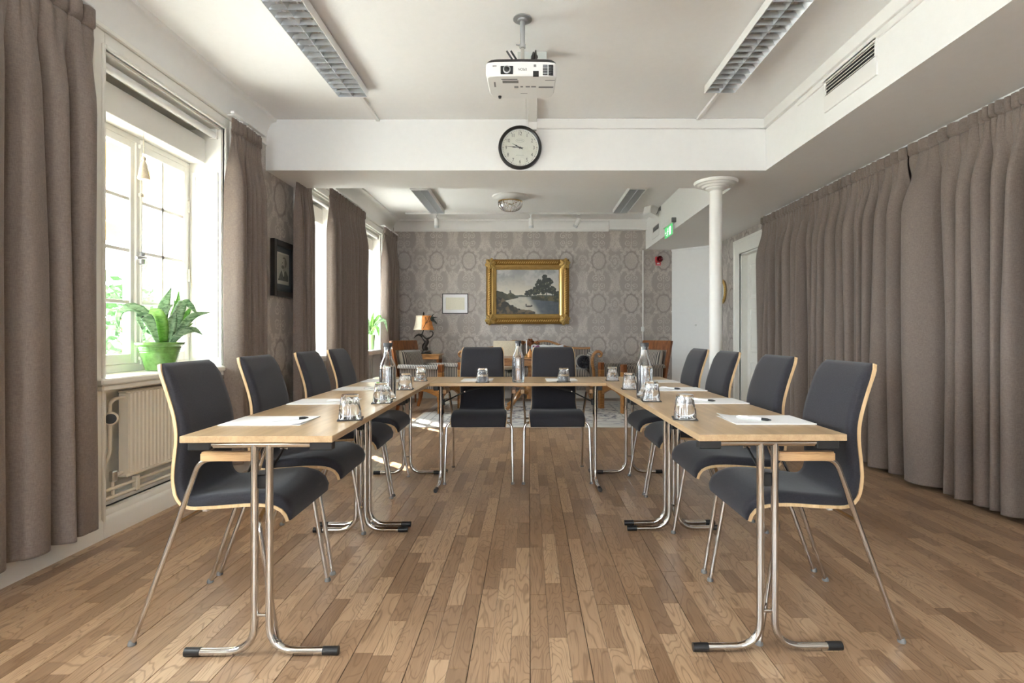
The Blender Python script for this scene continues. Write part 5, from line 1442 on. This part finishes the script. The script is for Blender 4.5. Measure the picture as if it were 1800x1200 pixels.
# black-framed portrait on the wallpapered pier
py0, py1, qz0, qz1 = 4.74, 5.18, 1.405, 1.905
pf = empty('framed_portrait', (XL, 4.96, qz0), world_parts=True)
tag(pf, 'black-framed portrait engraving of a man in profile on the wallpapered pier', 'picture')
fw = 0.05; xo = XL + 0.042
for (a, b, c, d) in ((py0, py0 + fw, qz0, qz1), (py1 - fw, py1, qz0, qz1), (py0 + fw, py1 - fw, qz0, qz0 + fw), (py0 + fw, py1 - fw, qz1 - fw, qz1)):
    MB().box(XL + 0.002, xo, a, b, c, d, 0.003).build('frame_bar', M['black'], pf)
MB().box(XL + 0.002, XL + 0.012, py0 + fw - 0.002, py1 - fw + 0.002, qz0 + fw - 0.002, qz1 - fw + 0.002).build('mat_board', plain('slate_mat', srgb(86, 90, 98), 0.6), pf, 0)
def portrait(u, v):
    c = np.tile(np.array(srgb(216, 210, 198)), (len(u), 1)); n = fbm(u, v, 30, 61)
    inn = (u > 0.06) & (u < 0.94) & (v > 0.12) & (v < 0.95)
    c = np.where(inn[:, None], mixc(np.tile(np.array(srgb(186, 180, 170)), (len(u), 1)), sst(n, 0.4, 0.7) * 0.3, srgb(160, 154, 146)), c)
    coat = inn & (v < 0.16 + 0.40 * np.clip(1 - np.abs(u - 0.56) / 0.42, 0, 1) ** 0.6) & (v < 0.44)
    c = np.where(coat[:, None], mixc(np.tile(np.array(srgb(92, 90, 88)), (len(u), 1)), sst(n, 0.4, 0.7), srgb(126, 122, 118)), c)
    col = (np.abs(u - 0.50 - (0.42 - v) * 0.2) < 0.04 + (v - 0.26) * 0.35) & (v > 0.26) & (v < 0.45); c = np.where(col[:, None], np.array(srgb(206, 200, 190)), c)
    neck = (np.abs(u - 0.58) < 0.10) & (v > 0.42) & (v < 0.55); c = np.where(neck[:, None], np.array(srgb(168, 160, 150)), c)
    head = ((u - 0.56) / 0.19) ** 2 + ((v - 0.66) / 0.17) ** 2 < 1; c = np.where(head[:, None], mixc(np.tile(np.array(srgb(192, 184, 174)), (len(u), 1)), sst(u, 0.5, 0.75), srgb(130, 124, 118)), c)
    nose = (np.abs(v - 0.65) < 0.03) & (u > 0.33) & (u < 0.40); c = np.where(nose[:, None], np.array(srgb(176, 168, 158)), c)
    beard = (((u - 0.47) / 0.12) ** 2 + ((v - 0.555) / 0.055) ** 2 < 1); c = np.where(beard[:, None], np.array(srgb(120, 114, 108)), c)
    hair = (((u - 0.60) / 0.20) ** 2 + ((v - 0.70) / 0.18) ** 2 < 1) & ((u > 0.66) | (v > 0.82)); c = np.where(hair[:, None], np.array(srgb(128, 122, 116)), c)
    eye = (np.abs(u - 0.44) < 0.03) & (np.abs(v - 0.69) < 0.014); c = np.where(eye[:, None], np.array(srgb(70, 66, 64)), c)
    return c
vgrid('engraving', 70, 100, lambda u, v: (XL + 0.0135, py0 + fw + 0.06 + u * (py1 - py0 - 2 * fw - 0.105), qz0 + fw + 0.065 + v * (qz1 - qz0 - 2 * fw - 0.115)), portrait, vcol('engraving_ink', 0.6), pf)
MB().box(XL + 0.0155, XL + 0.0175, py0 + fw - 0.001, py1 - fw + 0.001, qz0 + fw - 0.001, qz1 - fw + 0.001).build('glazing', M['pane'], pf, 0)
# gilt oval mirror on the right wall
om = empty('oval_mirror', (XR, 8.21, 1.53), world_parts=True)
tag(om, 'gilt oval mirror on the right wallpaper, half hidden by the column', 'mirror')
yc_, zc_ = 8.21, 1.703
pth = [(XR - 0.022, yc_ + 0.135 * math.cos(a * PI / 24), zc_ + 0.165 * math.sin(a * PI / 24)) for a in range(49)]
MB().tube(pth, 0.020, 10, False).build('frame', M['gold'], om)
MB().prism([(yc_ + 0.13 * math.cos(a * PI / 24), zc_ + 0.16 * math.sin(a * PI / 24)) for a in range(48)], XR - 0.012, XR - 0.003, axis=0).build('mirror_glass', plain('mirror_glass', (0.85, 0.86, 0.86), 0.03, metal=1.0), om, 0)

# ================================================================== CEILING AND WALL FITTINGS
def make_louvre(W, L, ncell, H=0.055):
    """surface fluorescent fitting with a two-row cross louvre; origin at the centre of its top"""
    f = empty('louvre_light')
    MB().box(-W / 2, -W / 2 + 0.006, -L / 2, L / 2, -H, 0, 0.001).build('side_rail', M['whitepl'], f)
    MB().box(W / 2 - 0.006, W / 2, -L / 2, L / 2, -H, 0, 0.001).build('side_rail', M['whitepl'], f)
    MB().box(-W / 2 + 0.006, W / 2 - 0.006, -L / 2, L / 2, -0.004, 0).build('back_plate', M['whitepl'], f, 0)
    for e in (-1, 1):
        a, b = sorted((e * L / 2, e * (L / 2 - 0.05 if e < 0 else L / 2 - 0.012)))
        MB().box(-W / 2 + 0.006, W / 2 - 0.006, a, b, -H + 0.001, -0.004).build('end_cap', M['whitepl'], f, 0)
    y0, y1 = -L / 2 + 0.05, L / 2 - 0.012
    MB().prism([(-0.012, -0.012), (0.012, -0.012), (0.002, -H + 0.002), (-0.002, -H + 0.002)], y0, y1, axis=1).build('centre_fin', M['alu'], f, 0)
    for s in (-1, 1):
        xa = s * (W / 2 - 0.006)
        MB().prism([(xa, -H + 0.002), (xa, -0.008), (xa - s * 0.03, -0.008)], y0, y1, axis=1).build('reflector', M['alu'], f, 0)
        MB().tube([(s * W * 0.245, y0, -0.014), (s * W * 0.245, y1, -0.014)], 0.008, 10).build('tube_lamp', M['paper'], f)
    cell = MB().prism([(-0.004, -0.026), (0.004, -0.026), (0.001, -H + 0.001), (-0.001, -H + 0.001)], -W / 2 + 0.008, W / 2 - 0.008, axis=0)
    me = cell.mesh('louvre_fin', M['alu'], ang=0)
    for k in range(ncell + 1):
        o = bpy.data.objects.new('louvre_fin', me); COL.objects.link(o); o.parent = f; o.location = (0, y0 + (y1 - y0) * k / ncell, 0)
    return f
LG = 'louvred ceiling lights'
f1 = make_louvre(0.224, 1.52, 20); note_tree(f1)
f1.location = (-1.309, 4.07 - 0.76, ZN - 0.018); tag(f1, 'louvred fluorescent ceiling light above the window-side tables', 'ceiling light', LG)
f2 = copy_tree(f1); f2.location = (1.396, 4.00 - 0.76, ZN - 0.018); tag(f2, 'louvred fluorescent ceiling light above the curtain-side tables', 'ceiling light', LG)
f3 = make_louvre(0.222, 1.40, 24); note_tree(f3)
f3.location = (-1.385, 8.25 - 0.70, ZF - 0.018); tag(f3, 'louvred ceiling light beyond the beam, on the window side', 'ceiling light', LG)
f4 = copy_tree(f3); f4.location = (1.37, 8.21 - 0.70, ZF - 0.018); tag(f4, 'louvred ceiling light beyond the beam, near the wall speaker', 'ceiling light', LG)
hm = MB().box(-0.012, 0.012, -0.02, 0.02, -0.001, 0.019).mesh('hanger', M['whitepl'], ang=0)
for f, L in ((f1, 1.52), (f2, 1.52), (f3, 1.4), (f4, 1.4)):
    for s in (-1, 1):
        o = bpy.data.objects.new('hanger', hm); COL.objects.link(o); o.parent = f; o.location = (0, s * L * 0.35, 0)

# ---- glass bowl lamp on a plaster rose
cl_ = empty('ceiling_lamp', (-0.258, 7.5, ZF), world_parts=True)
tag(cl_, 'ribbed glass bowl lamp on a white plaster rose beyond the beam', 'ceiling lamp')
cx, cy = -0.258, 7.5
MB().lathe([(0.02, -0.055), (0.10, -0.052), (0.13, -0.040), (0.18, -0.034), (0.20, -0.022), (0.245, -0.016), (0.25, 0.0)], 48, (cx, cy, ZF)).build('ceiling_rose', M['white'], cl_)
MB().tube([(cx, cy, ZF - 0.05), (cx, cy, ZF - 0.20)], 0.006, 8).build('stem', M['brass'], cl_)
out = [(0.020, -0.205), (0.08, -0.198), (0.12, -0.180), (0.15, -0.145), (0.163, -0.105), (0.165, -0.080)]
fl = lambda r, z, a: r * (1 + 0.035 * math.cos(a * 26))
vs = []; fs = []; seg = 104; pr = out + [(r - 0.006, z + 0.005) for r, z in reversed(out)]
for j, (r, z) in enumerate(pr):
    for k in range(seg):
        a = 2 * PI * k / seg; rr = fl(r, z, a) if j < 6 else r; vs.append((cx + rr * math.cos(a), cy + rr * math.sin(a), ZF + z))
for i in range(len(pr) - 1):
    for k in range(seg): fs.append((i * seg + k, i * seg + (k + 1) % seg, (i + 1) * seg + (k + 1) % seg, (i + 1) * seg + k))
fs += [tuple(reversed(range(seg))), tuple((len(pr) - 1) * seg + k for k in range(seg))]
MB().add(vs, fs).build('glass_bowl', M['glass'], cl_, 40)
MB().lathe([(0.160, -0.085), (0.168, -0.083), (0.168, -0.070), (0.160, -0.068)], 60, (cx, cy, ZF), closed=True).build('rim_band', M['brass'], cl_)

# ---- track with three spotlights
tr = MB().box(-1.92, 1.90, 8.47, 8.51, ZF - 0.030, ZF, 0.003).build('lighting_track', M['whitepl'])
tag(tr, 'white lighting track across the ceiling before the far wall', 'track')
def spot(x, lab, tilt, yaw):
    s = empty('spotlight', (x, 8.49, ZF - 0.030)); tag(s, lab, 'spotlight', 'white spotlights on the far ceiling track')
    MB().box(-0.02, 0.02, -0.05, 0.05, -0.02, 0.0, 0.003).build('adapter', M['whitepl'], s)
    MB().tube([(0, 0, -0.018), (0, 0, -0.075)], 0.008, 8).build('stem', M['whitepl'], s)
    R = Matrix.Translation((0, 0, -0.085)) @ Matrix.Rotation(yaw, 4, 'Z') @ Matrix.Rotation(tilt, 4, 'X')
    MB().lathe([(0.020, 0.03), (0.034, 0.022), (0.036, -0.02), (0.036, -0.085), (0.033, -0.088)], 24, M=R).build('housing', M['whitepl'], s)
    MB().lathe([(0.037, -0.088), (0.037, -0.125), (0.033, -0.125), (0.031, -0.09)], 24, M=R, closed=True).build('collar', M['alu'], s)
    MB().lathe([(0.030, -0.095), (0.028, -0.101)], 20, M=R).build('lens', M['greypl'], s)
spot(px2(767) * 8.49 / YF, 'white track spotlight left, aimed at the far wall', 0.10, 0.1)
spot(px2(933) * 8.49 / YF, 'white track spotlight in the middle, above the gilt painting', 0.18, -0.3)
spot(px2(1017) * 8.49 / YF, 'white track spotlight right, turned aside', 0.55, 1.0)

# ---- projector on its ceiling mount
pj = empty('projector', (-0.043, 3.165, ZN), world_parts=True)
tag(pj, 'white ceiling-mounted projector with a dark top, hung from a steel pole', 'projector')
pxc = -0.043; x0, x1 = pxc - 0.197, pxc + 0.197; y0, y1 = 3.02, 3.31; z0, z1 = 2.497, 2.578
rnd = [(x0, y0 + 0.02), (x0 + 0.012, y0 + 0.004), (x0 + 0.05, y0 - 0.004), (pxc, y0 - 0.008), (x1 - 0.05, y0 - 0.004), (x1 - 0.012, y0 + 0.004), (x1, y0 + 0.02), (x1 - 0.004, y1 - 0.07), (x1 - 0.018, y1 - 0.02), (x1 - 0.045, y1), (x0 + 0.045, y1), (x0 + 0.018, y1 - 0.02), (x0 + 0.004, y1 - 0.07)]
def scaled(k): return [(pxc + (x - pxc) * k, (y0 + y1) / 2 + (y - (y0 + y1) / 2) * k) for x, y in rnd]
vs = []; lay = [(0.955, z0), (0.985, z0 + 0.006), (1.0, z0 + 0.02), (1.0, z1 - 0.014), (0.99, z1 - 0.004)]
for k, z in lay: vs += [(x, y, z) for x, y in scaled(k)]
n = len(rnd); fs = [(i * n + k, i * n + (k + 1) % n, (i + 1) * n + (k + 1) % n, (i + 1) * n + k) for i in range(len(lay) - 1) for k in range(n)] + [tuple(reversed(range(n))), tuple((len(lay) - 1) * n + k for k in range(n))]
MB().add(vs, fs).build('body', M['whitepl'], pj, 30)
vs = []; lay = [(0.985, z1 - 0.004), (0.96, z1 + 0.008), (0.90, z1 + 0.018)]
for k, z in lay: vs += [(x, y, z) for x, y in scaled(k)]
fs = [(i * n + k, i * n + (k + 1) % n, (i + 1) * n + (k + 1) % n, (i + 1) * n + k) for i in range(2) for k in range(n)] + [tuple(reversed(range(n))), tuple(2 * n + k for k in range(n))]
MB().add(vs, fs).build('dark_cover', M['darkpl'], pj, 30)
sp_ = F / y0
def fx(px): return (px - 930) / sp_ 
def fz(py): return CAMZ + (586 - py) / sp_
yf = y0 - 0.008
MB().box(fx(880), fx(902), yf - 0.002, yf + 0.02, fz(131), fz(117), 0.002).build('lens_recess', M['blackpl'], pj)
Rl = Matrix.Translation((fx(891), yf - 0.002, fz(124))) @ Matrix.Rotation(PI / 2, 4, 'X')
MB().lathe([(0.021, 0.0), (0.021, 0.008), (0.017, 0.010), (0.014, 0.004)], 28, M=Rl).build('lens_ring', M['alu'], pj)
MB().lathe([(0.014, 0.0), (0.014, 0.006), (0.007, 0.010), (0.002, 0.011)], 24, M=Rl).build('lens', M['black'], pj)
MB().box(fx(937), fx(947), yf - 0.0015, yf + 0.01, fz(135), fz(126), 0.001).build('sensor_window', M['blackpl'], pj)
MB().box(fx(938), fx(942.5), yf - 0.0012, yf + 0.012, fz(118.5), fz(114.5), 0.001).build('receiver', M['greypl'], pj)
for c_ in range(2):
    for k in range(7):
        MB().box(fx(954 + c_ * 10), fx(962.5 + c_ * 10), yf - 0.0005, yf + 0.012, fz(115 + k * 2.7 + 1.2), fz(115 + k * 2.7)).build('vent_slot', M['blackpl'], pj, 0)
text_mesh('brand_lettering', 'EPSON', 0.0165, M['ink'], pj, Matrix.Translation((fx(918.5) + 0.043, yf - 0.0015 - 3.165, fz(123) - ZN)) @ Matrix.Rotation(PI / 2, 4, 'X') @ Matrix.Rotation(PI, 4, 'Z') @ Matrix.Diagonal((0.95, 1.1, 1, 1)))
MB().box(fx(866), fx(873), yf + 0.001, yf + 0.01, fz(117.5), fz(116)).build('badge', M['greyink'], pj, 0)
MB().box(-0.155, -0.065, y0 + 0.032, y0 + 0.038, z0 - 0.0012, z0 + 0.002).build('slide_groove', M['darkpl'], pj, 0)
MB().box(-0.150, -0.060, y0 + 0.05, y0 + 0.082, z0 - 0.001, z0 + 0.003).build('lens_slider', M['greypl'], pj, 0)
for (a, b, c, d) in ((-0.085, -0.062, 0.12, 0.145), (-0.050, -0.035, 0.12, 0.135), (-0.02, 0.005, 0.12, 0.135), (0.012, 0.04, 0.12, 0.135), (0.055, 0.14, 0.125, 0.145), (0.09, 0.145, 0.045, 0.052), (-0.20, -0.19, 0.07, 0.13), (-0.05, -0.01, 0.215, 0.22)):
    MB().box(a, b, y0 + c, y0 + d, z0 - 0.0008, z0 + 0.002).build('sticker', M['greyink'], pj, 0)
MB().lathe([(0.010, 0.0), (0.008, -0.012)], 12, (-0.175, y1 - 0.035, z0)).build('foot', M['blackpl'], pj)
MB().lathe([(0.055, 0.0), (0.055, -0.006), (0.030, -0.008), (0.028, -0.016), (0.016, -0.018)], 32, (pxc + 0.005, 3.175, ZN)).build('ceiling_flange', M['steel'], pj)
MB().tube([(pxc + 0.005, 3.175, ZN - 0.015), (pxc + 0.005, 3.175, ZN - 0.16)], 0.0145, 16).build('mount_pole', M['steel'], pj)
MB().tube([(pxc + 0.005, 3.175, ZN - 0.15), (pxc + 0.005, 3.175, z1 + 0.015)], 0.0105, 16).build('inner_pole', M['chrome'], pj)
MB().lathe([(0.018, -0.17), (0.018, -0.15)], 20, (pxc + 0.005, 3.175, ZN)).tube([(pxc - 0.012, 3.165, ZN - 0.158), (pxc - 0.032, 3.160, ZN - 0.158)], 0.004, 8).build('clamp', M['steel'], pj)
MB().box(pxc - 0.045, pxc + 0.01, 3.10, 3.16, z1 + 0.010, z1 + 0.045, 0.004).build('wireless_module', M['darkpl'], pj)
for dx in (0.0, 0.024):
    MB().tube([(pxc - 0.03 + dx, 3.13, z1 + 0.03), (pxc - 0.085 + dx, 3.13, z1 + 0.115)], 0.0055, 8).build('antenna', M['darkpl'], pj)
MB().tube(spline([(pxc + 0.06, 3.2, z1 + 0.012), (pxc + 0.055, 3.25, z1 + 0.10), (pxc + 0.07, 3.40, ZN - 0.08), (pxc + 0.075, 3.545, ZN - 0.045)], 14), 0.005, 8).build('cable', M['darkpl'], pj)
MB().tube(spline([(pxc + 0.085, 3.2, z1 + 0.012), (pxc + 0.085, 3.26, z1 + 0.10), (pxc + 0.085, 3.40, ZN - 0.07), (pxc + 0.08, 3.545, ZN - 0.04)], 14), 0.005, 8).build('cable', M['darkpl'], pj)
jb = empty('junction_box', (0.02, 3.58, ZN), world_parts=True); tag(jb, 'grey junction box on the ceiling behind the projector', 'junction box')
MB().box(-0.075, 0.115, 3.545, 3.62, ZN - 0.075, ZN + 0.001, 0.003).build('box', plain('grey_box', srgb(196, 200, 196), 0.5), jb)
MB().lathe([(0.022, 0.0), (0.022, 0.003)], 24, M=Matrix.Translation((0.035, 3.5455, ZN - 0.036)) @ Matrix.Rotation(PI / 2, 4, 'X')).build('cable_hole', M['black'], jb)

# ---- wall clock on the beam
ck = empty('wall_clock', (-0.077, YB0, 2.656)); tag(ck, 'round black-rimmed wall clock on the beam', 'clock')
ck.rotation_euler.x = 0.045
RC = Matrix.Rotation(PI / 2, 4, 'X')
MB().lathe([(0.156, 0.001), (0.183, 0.001), (0.184, 0.030), (0.178, 0.044), (0.168, 0.048), (0.158, 0.040), (0.156, 0.006)], 72, M=RC, closed=True).build('rim', M['black'], ck)
MB().lathe([(0.158, 0.008), (0.158, 0.018)], 64, M=RC).build('dial', plain('clock_dial', srgb(232, 226, 218), 0.5), ck)
MB().lathe([(0.156, 0.018), (0.158, 0.019), (0.158, 0.022), (0.153, 0.019)], 64, M=RC, closed=True).build('dial_bezel', M['paper'], ck)
for k in range(12):
    a = k * PI / 6; t = str(12 if k == 0 else k)
    text_mesh('numeral', t, 0.039, M['ink'], ck, Matrix.Translation((0.118 * math.sin(a), -0.0186, 0.118 * math.cos(a))) @ Matrix.Rotation(PI / 2, 4, 'X') @ Matrix.Diagonal((0.85, 1.1, 1, 1)), 0.0003)
mb = MB()
for k in range(60):
    a = k * PI / 30; r0, r1, w = (0.140, 0.148, 0.0010) if k % 5 else (0.138, 0.149, 0.0022)
    mb.box(-w, w, -0.0190, -0.0180, r0, r1, M=Matrix.Rotation(a, 4, 'Y'))
o = mb.build('minute_marks', M['ink'], ck, 0); o['kind'] = 'stuff'
def hand(name, L, w, ang, y):
    R = Matrix.Rotation(ang, 4, 'Y')
    pts = [(-w * 0.4, -0.028), (w * 0.4, -0.028), (w, -0.012), (w * 0.7, L * 0.28), (w * 1.5, L * 0.45), (w * 0.6, L * 0.62), (0.0006, L), (-0.0006, L), (-w * 0.6, L * 0.62), (-w * 1.5, L * 0.45), (-w * 0.7, L * 0.28), (-w, -0.012)]
    MB().prism(pts, y - 0.0008, y + 0.0008, axis=1, M=R).build(name, M['ink'], ck, 0)
hand('hour_hand', 0.075, 0.0042, -math.radians(62), -0.024); hand('minute_hand', 0.115, 0.0034, -math.radians(85), -0.027)
MB().lathe([(0.008, 0.018), (0.007, 0.030)], 20, M=RC).build('hub', M['ink'], ck)
oval = [(0.036 * math.cos(a * PI / 16), 0.060 + 0.013 * math.sin(a * PI / 16)) for a in range(33)]
MB().tube([(x, -0.0188, z) for x, z in oval], 0.0008, 5, False).build('maker_cartouche', M['greyink'], ck)
MB().tube([(x, -0.0188, z) for x, z in [(-0.024 + 0.048 * k / 30, 0.060 + 0.004 * math.sin(k * 1.9)) for k in range(31)]], 0.0007, 5).build('maker_script', M['greyink'], ck)
MB().tube([(x, -0.0188, z) for x, z in [(-0.034 + 0.068 * k / 40, -0.062 + 0.0022 * math.sin(k * 2.6)) for k in range(41)]], 0.0008, 5).build('maker_line', M['greyink'], ck)
MB().lathe([(0.1535, 0.0335), (0.1535, 0.0350)], 64, M=RC).build('glass', M['pane'], ck, 0)

# ---- ventilation grilles on the soffit
def grille(name, lab, xf, y0, y1, z0, z1, nsl):
    g = empty(name, (xf, (y0 + y1) / 2, z0), world_parts=True); tag(g, lab, 'vent', 'ventilation grilles in the soffit side')
    zs = z0 + (z1 - z0) * 0.50; t = 0.012
    MB().box(xf - t, xf + 0.002, y0, y1, z0, zs, 0.002).build('blank_panel', M['duct'], g)
    MB().box(xf - t, xf + 0.002, y0, y1, z1 - 0.02, z1, 0.002).build('frame_bar', M['duct'], g)
    MB().box(xf - t, xf + 0.002, y0, y0 + 0.016, zs, z1 - 0.02, 0.002).build('frame_bar', M['duct'], g)
    MB().box(xf - t, xf + 0.002, y1 - 0.016, y1, zs, z1 - 0.02, 0.002).build('frame_bar', M['duct'], g)
    MB().box(xf - 0.003, xf + 0.001, y0 + 0.016, y1 - 0.016, zs, z1 - 0.02).build('dark_back', M['darkpl'], g, 0)
    h = (z1 - 0.02 - zs) / nsl
    for k in range(nsl):
        zc = zs + h * (k + 0.5)
        MB().prism([(xf - 0.011, zc - h * 0.26), (xf - 0.009, zc - h * 0.26), (xf - 0.003, zc + h * 0.14), (xf - 0.006, zc + h * 0.14)], y0 + 0.016, y1 - 0.016, axis=1).build('slat', M['duct'], g, 0)
grille('vent_grille', 'white slatted vent in the soffit side, nearest the camera', XS, 3.165, 3.725, 2.575, 2.795, 4)
grille('vent_grille', 'small white slatted vent in the soffit side beyond the column', XS2, 8.10, 8.55, 2.545, 2.74, 4)

# ---- exit sign, speaker, fire alarm
ex = empty('exit_sign', (XS2, 7.45, 2.46), world_parts=True); tag(ex, 'green running-man exit sign hung at the soffit edge', 'sign')
MB().box(XS2 - 0.062, XS2 + 0.001, 7.20, 7.72, 2.545, 2.60, 0.006).build('housing', M['duct'], ex)
MB().box(XS2 - 0.064, XS2 - 0.002, 7.185, 7.205, 2.54, 2.605, 0.006).build('end_cap', M['greypl'], ex)
sy0, sy1, sz0, sz1 = 7.25, 7.67, 2.395, 2.545
def exitcol(u, v):
    g = np.tile(np.array(srgb(60, 165, 90)), (len(u), 1)); w = np.array((0.85, 0.9, 0.87))
    door = (u > 0.56) & (u < 0.80) & (v > 0.14) & (v < 0.86)
    head = ((u - 0.40) / 0.035) ** 2 + ((v - 0.76) / 0.09) ** 2 < 1
    def seg(ax, ay, bx, by, t):
        dx, dy = bx - ax, (by - ay) * 0.36; px, py = u - ax, (v - ay) * 0.36
        k = np.clip((px * dx + py * dy) / (dx * dx + dy * dy), 0, 1); return np.hypot(px - k * dx, py - k * dy) < t
    man = head | seg(0.38, 0.64, 0.34, 0.42, 0.028) | seg(0.34, 0.42, 0.40, 0.28, 0.018) | seg(0.40, 0.28, 0.36, 0.12, 0.016) | seg(0.34, 0.42, 0.28, 0.26, 0.018) | seg(0.28, 0.26, 0.20, 0.24, 0.015) | seg(0.38, 0.62, 0.47, 0.50, 0.013) | seg(0.36, 0.62, 0.28, 0.52, 0.013)
    arrow = seg(0.06, 0.5, 0.20, 0.5, 0.012) | seg(0.06, 0.5, 0.11, 0.66, 0.012) | seg(0.06, 0.5, 0.11, 0.34, 0.012)
    return np.where((door | man | arrow)[:, None], w, g)
m_, nt_, bs_ = new_mat('lit_exit_sign'); n_ = nt_.nodes.new('ShaderNodeVertexColor'); n_.layer_name = 'col'
nt_.links.new(n_.outputs[0], bs_.inputs['Base Color']); nt_.links.new(n_.outputs[0], bs_.inputs['Emission Color']); bs_.inputs['Emission Strength'].default_value = 0.22
MB().box(XS2 - 0.034, XS2 - 0.026, sy0, sy1, sz0, sz1, 0.001).build('sign_plate', M['paper'], ex)
vgrid('pictogram', 120, 50, lambda u, v: (XS2 - 0.0345, sy1 - u * (sy1 - sy0), sz0 + v * (sz1 - sz0)), exitcol, m_, ex)
sk = empty('wall_speaker', (XS2, 8.1, 2.92)); tag(sk, 'white loudspeaker on an arm at the top of the soffit side', 'speaker')
Ms = Matrix.Translation((-0.12, 0.0, -0.035)) @ Matrix.Rotation(math.radians(28), 4, 'Z') @ Matrix.Rotation(math.radians(14), 4, 'Y')
MB().prism([(-0.085, -0.085), (0.085, -0.06), (0.085, 0.06), (-0.085, 0.085)], -0.065, 0.065, axis=2, M=Ms).build('cabinet', M['whitepl'], sk)
MB().box(-0.092, -0.084, -0.075, 0.075, -0.058, 0.058, 0.003, M=Ms).build('grille_cloth', M['duct'], sk)
MB().tube(fillet([(-0.002, -0.03, 0.0), (-0.03, -0.06, 0.005), (-0.035, -0.09, -0.02), (-0.06, -0.05, -0.09)], 0.02), 0.006, 8).build('bracket', M['greypl'], sk)
MB().box(-0.008, 0.002, -0.06, 0.0, -0.03, 0.03, 0.002).build('wall_plate', M['greypl'], sk)
fa = empty('fire_alarm', (px2(1157), YF, pz2(457))); tag(fa, 'red fire alarm sounder on the far wallpaper below the soffit', 'alarm')
MB().box(-0.055, 0.045, -0.045, -0.0005, -0.045, 0.055, 0.012).build('housing', M['red'], fa)
MB().lathe([(0.050, 0.04), (0.052, 0.075), (0.046, 0.09), (0.036, 0.08), (0.006, 0.05)], 32, M=Matrix.Translation((0.012, 0, 0.01)) @ RC).build('horn', M['darkred'], fa)
MB().lathe([(0.010, 0.05), (0.009, 0.075), (0.003, 0.08)], 16, M=Matrix.Translation((0.012, 0, 0.01)) @ RC).build('horn_centre', M['red'], fa)
fs_ = empty('fire_sign', (px2(1157), YF, pz2(463.5))); tag(fs_, 'small red sign with a white bell pictogram under the fire alarm', 'sign')
MB().box(-0.042, 0.042, -0.004, -0.0005, -0.032, 0.032, 0.001).build('plate', M['red'], fs_)
MB().prism([(0.026 * math.cos(PI * k / 12), 0.026 * math.sin(PI * k / 12) - 0.006) for k in range(13)], -0.0055, -0.004, axis=1).build('bell_pictogram', M['paper'], fs_, 0)
MB().box(-0.036, 0.036, -0.0055, -0.004, -0.024, -0.018).build('bar', M['paper'], fs_, 0)

# ================================================================== OUTSIDE THE WINDOWS
tag(MB().box(-40, XL - 0.5, -30, 40, -1.2, -1.0).build('ground', plain('pale_bounce_ground', srgb(205, 203, 196), 0.9, var=0.12, vscale=6)), 'unseen ground outside the windows, made pale to bounce light onto the ceiling', kind='structure')  # unseen ground, kept pale so that it throws daylight up to the ceiling
def awning(y0, y1, lab, ext=0.5):
    a = empty('awning', (XL - WT, (y0 + y1) / 2, 2.62), world_parts=True); tag(a, lab, 'awning')
    n = 8; ya, yb = y0 - 0.10, y1 + ext  # canvas drawn out past the far jamb to block the sun
    my = plain('yellow_canvas', srgb(240, 196, 96), 0.8); mw = plain('white_canvas', srgb(240, 236, 224), 0.8)
    w = (yb - ya) / n; xo, xi = XL - WT - 0.62, XL - WT + 0.02; zo, zi = 1.98, 2.56
    for k in range(n):
        c = ya + k * w
        vs, fs = slab([(xo, c, zo), (xo, c + w, zo), (xi, c + w, zi), (xi, c, zi)], (0, 0, 0.004))
        MB().add(vs, fs).build('canvas_stripe', (my, mw)[k % 2], a, 0)
        MB().box(xo - 0.004, xo, c, c + w, zo - 0.16, zo).build('valance_flap', (my, mw)[k % 2], a, 0)
    MB().tube([(xo, ya, zo), (xo, yb, zo)], 0.012, 8).build('front_bar', M['whitepl'], a)
    for yy in (ya + 0.02, yb - 0.02): MB().tube([(xo, yy, zo), (xi, yy, 1.95)], 0.008, 8).build('arm', M['whitepl'], a)
awning(*WIN[0], 'yellow and white striped awning outside the nearest window', 0.75)
def tree(x, y, h, R, seed, lab):
    r = random.Random(seed); t = empty('garden_tree', (x, y, -1.0)); tag(t, lab, 'tree', 'garden trees outside the windows')
    MB().tube([(0, 0, 0), (0.05, 0.03, h * 0.5), (0.0, 0.0, h * 0.8)], [0.12, 0.09, 0.04], 8).build('trunk', M['mahog'], t)
    vs = []; fs = []
    for k in range(1500):
        a = r.uniform(0, 2 * PI); ph = math.acos(r.uniform(-1, 1)); q = R * r.uniform(0.5, 1.0) * (1 + 0.25 * math.sin(3 * a + seed))
        c = Vector((q * math.sin(ph) * math.cos(a), q * math.sin(ph) * math.sin(a), h * 0.72 + q * 0.95 * math.cos(ph)))
        d1 = Vector((r.uniform(-1, 1), r.uniform(-1, 1), r.uniform(-1, 1))).normalized(); d2 = d1.orthogonal().normalized(); L = r.uniform(0.08, 0.16)
        o = len(vs); vs += [c - d1 * L, c + d2 * L * 0.4, c + d1 * L, c - d2 * L * 0.4]; fs.append((o, o + 1, o + 2, o + 3))
    o = MB().add(vs, fs).build('foliage', M['treeleaf'], t, 0); o['kind'] = 'stuff'
M['treeleaf'] = plain('tree_leaf', srgb(70, 104, 56), 0.6, var=0.3, vscale=4)
tree(-7.6, 10.2, 3.0, 1.2, 1, 'leafy green garden tree seen low through the nearest window')
tree(-8.6, 8.0, 2.6, 1.1, 2, 'round green garden shrub tree seen behind the window catch')

for o in list(COL.objects):
    if '_o' in o: del o['_o']
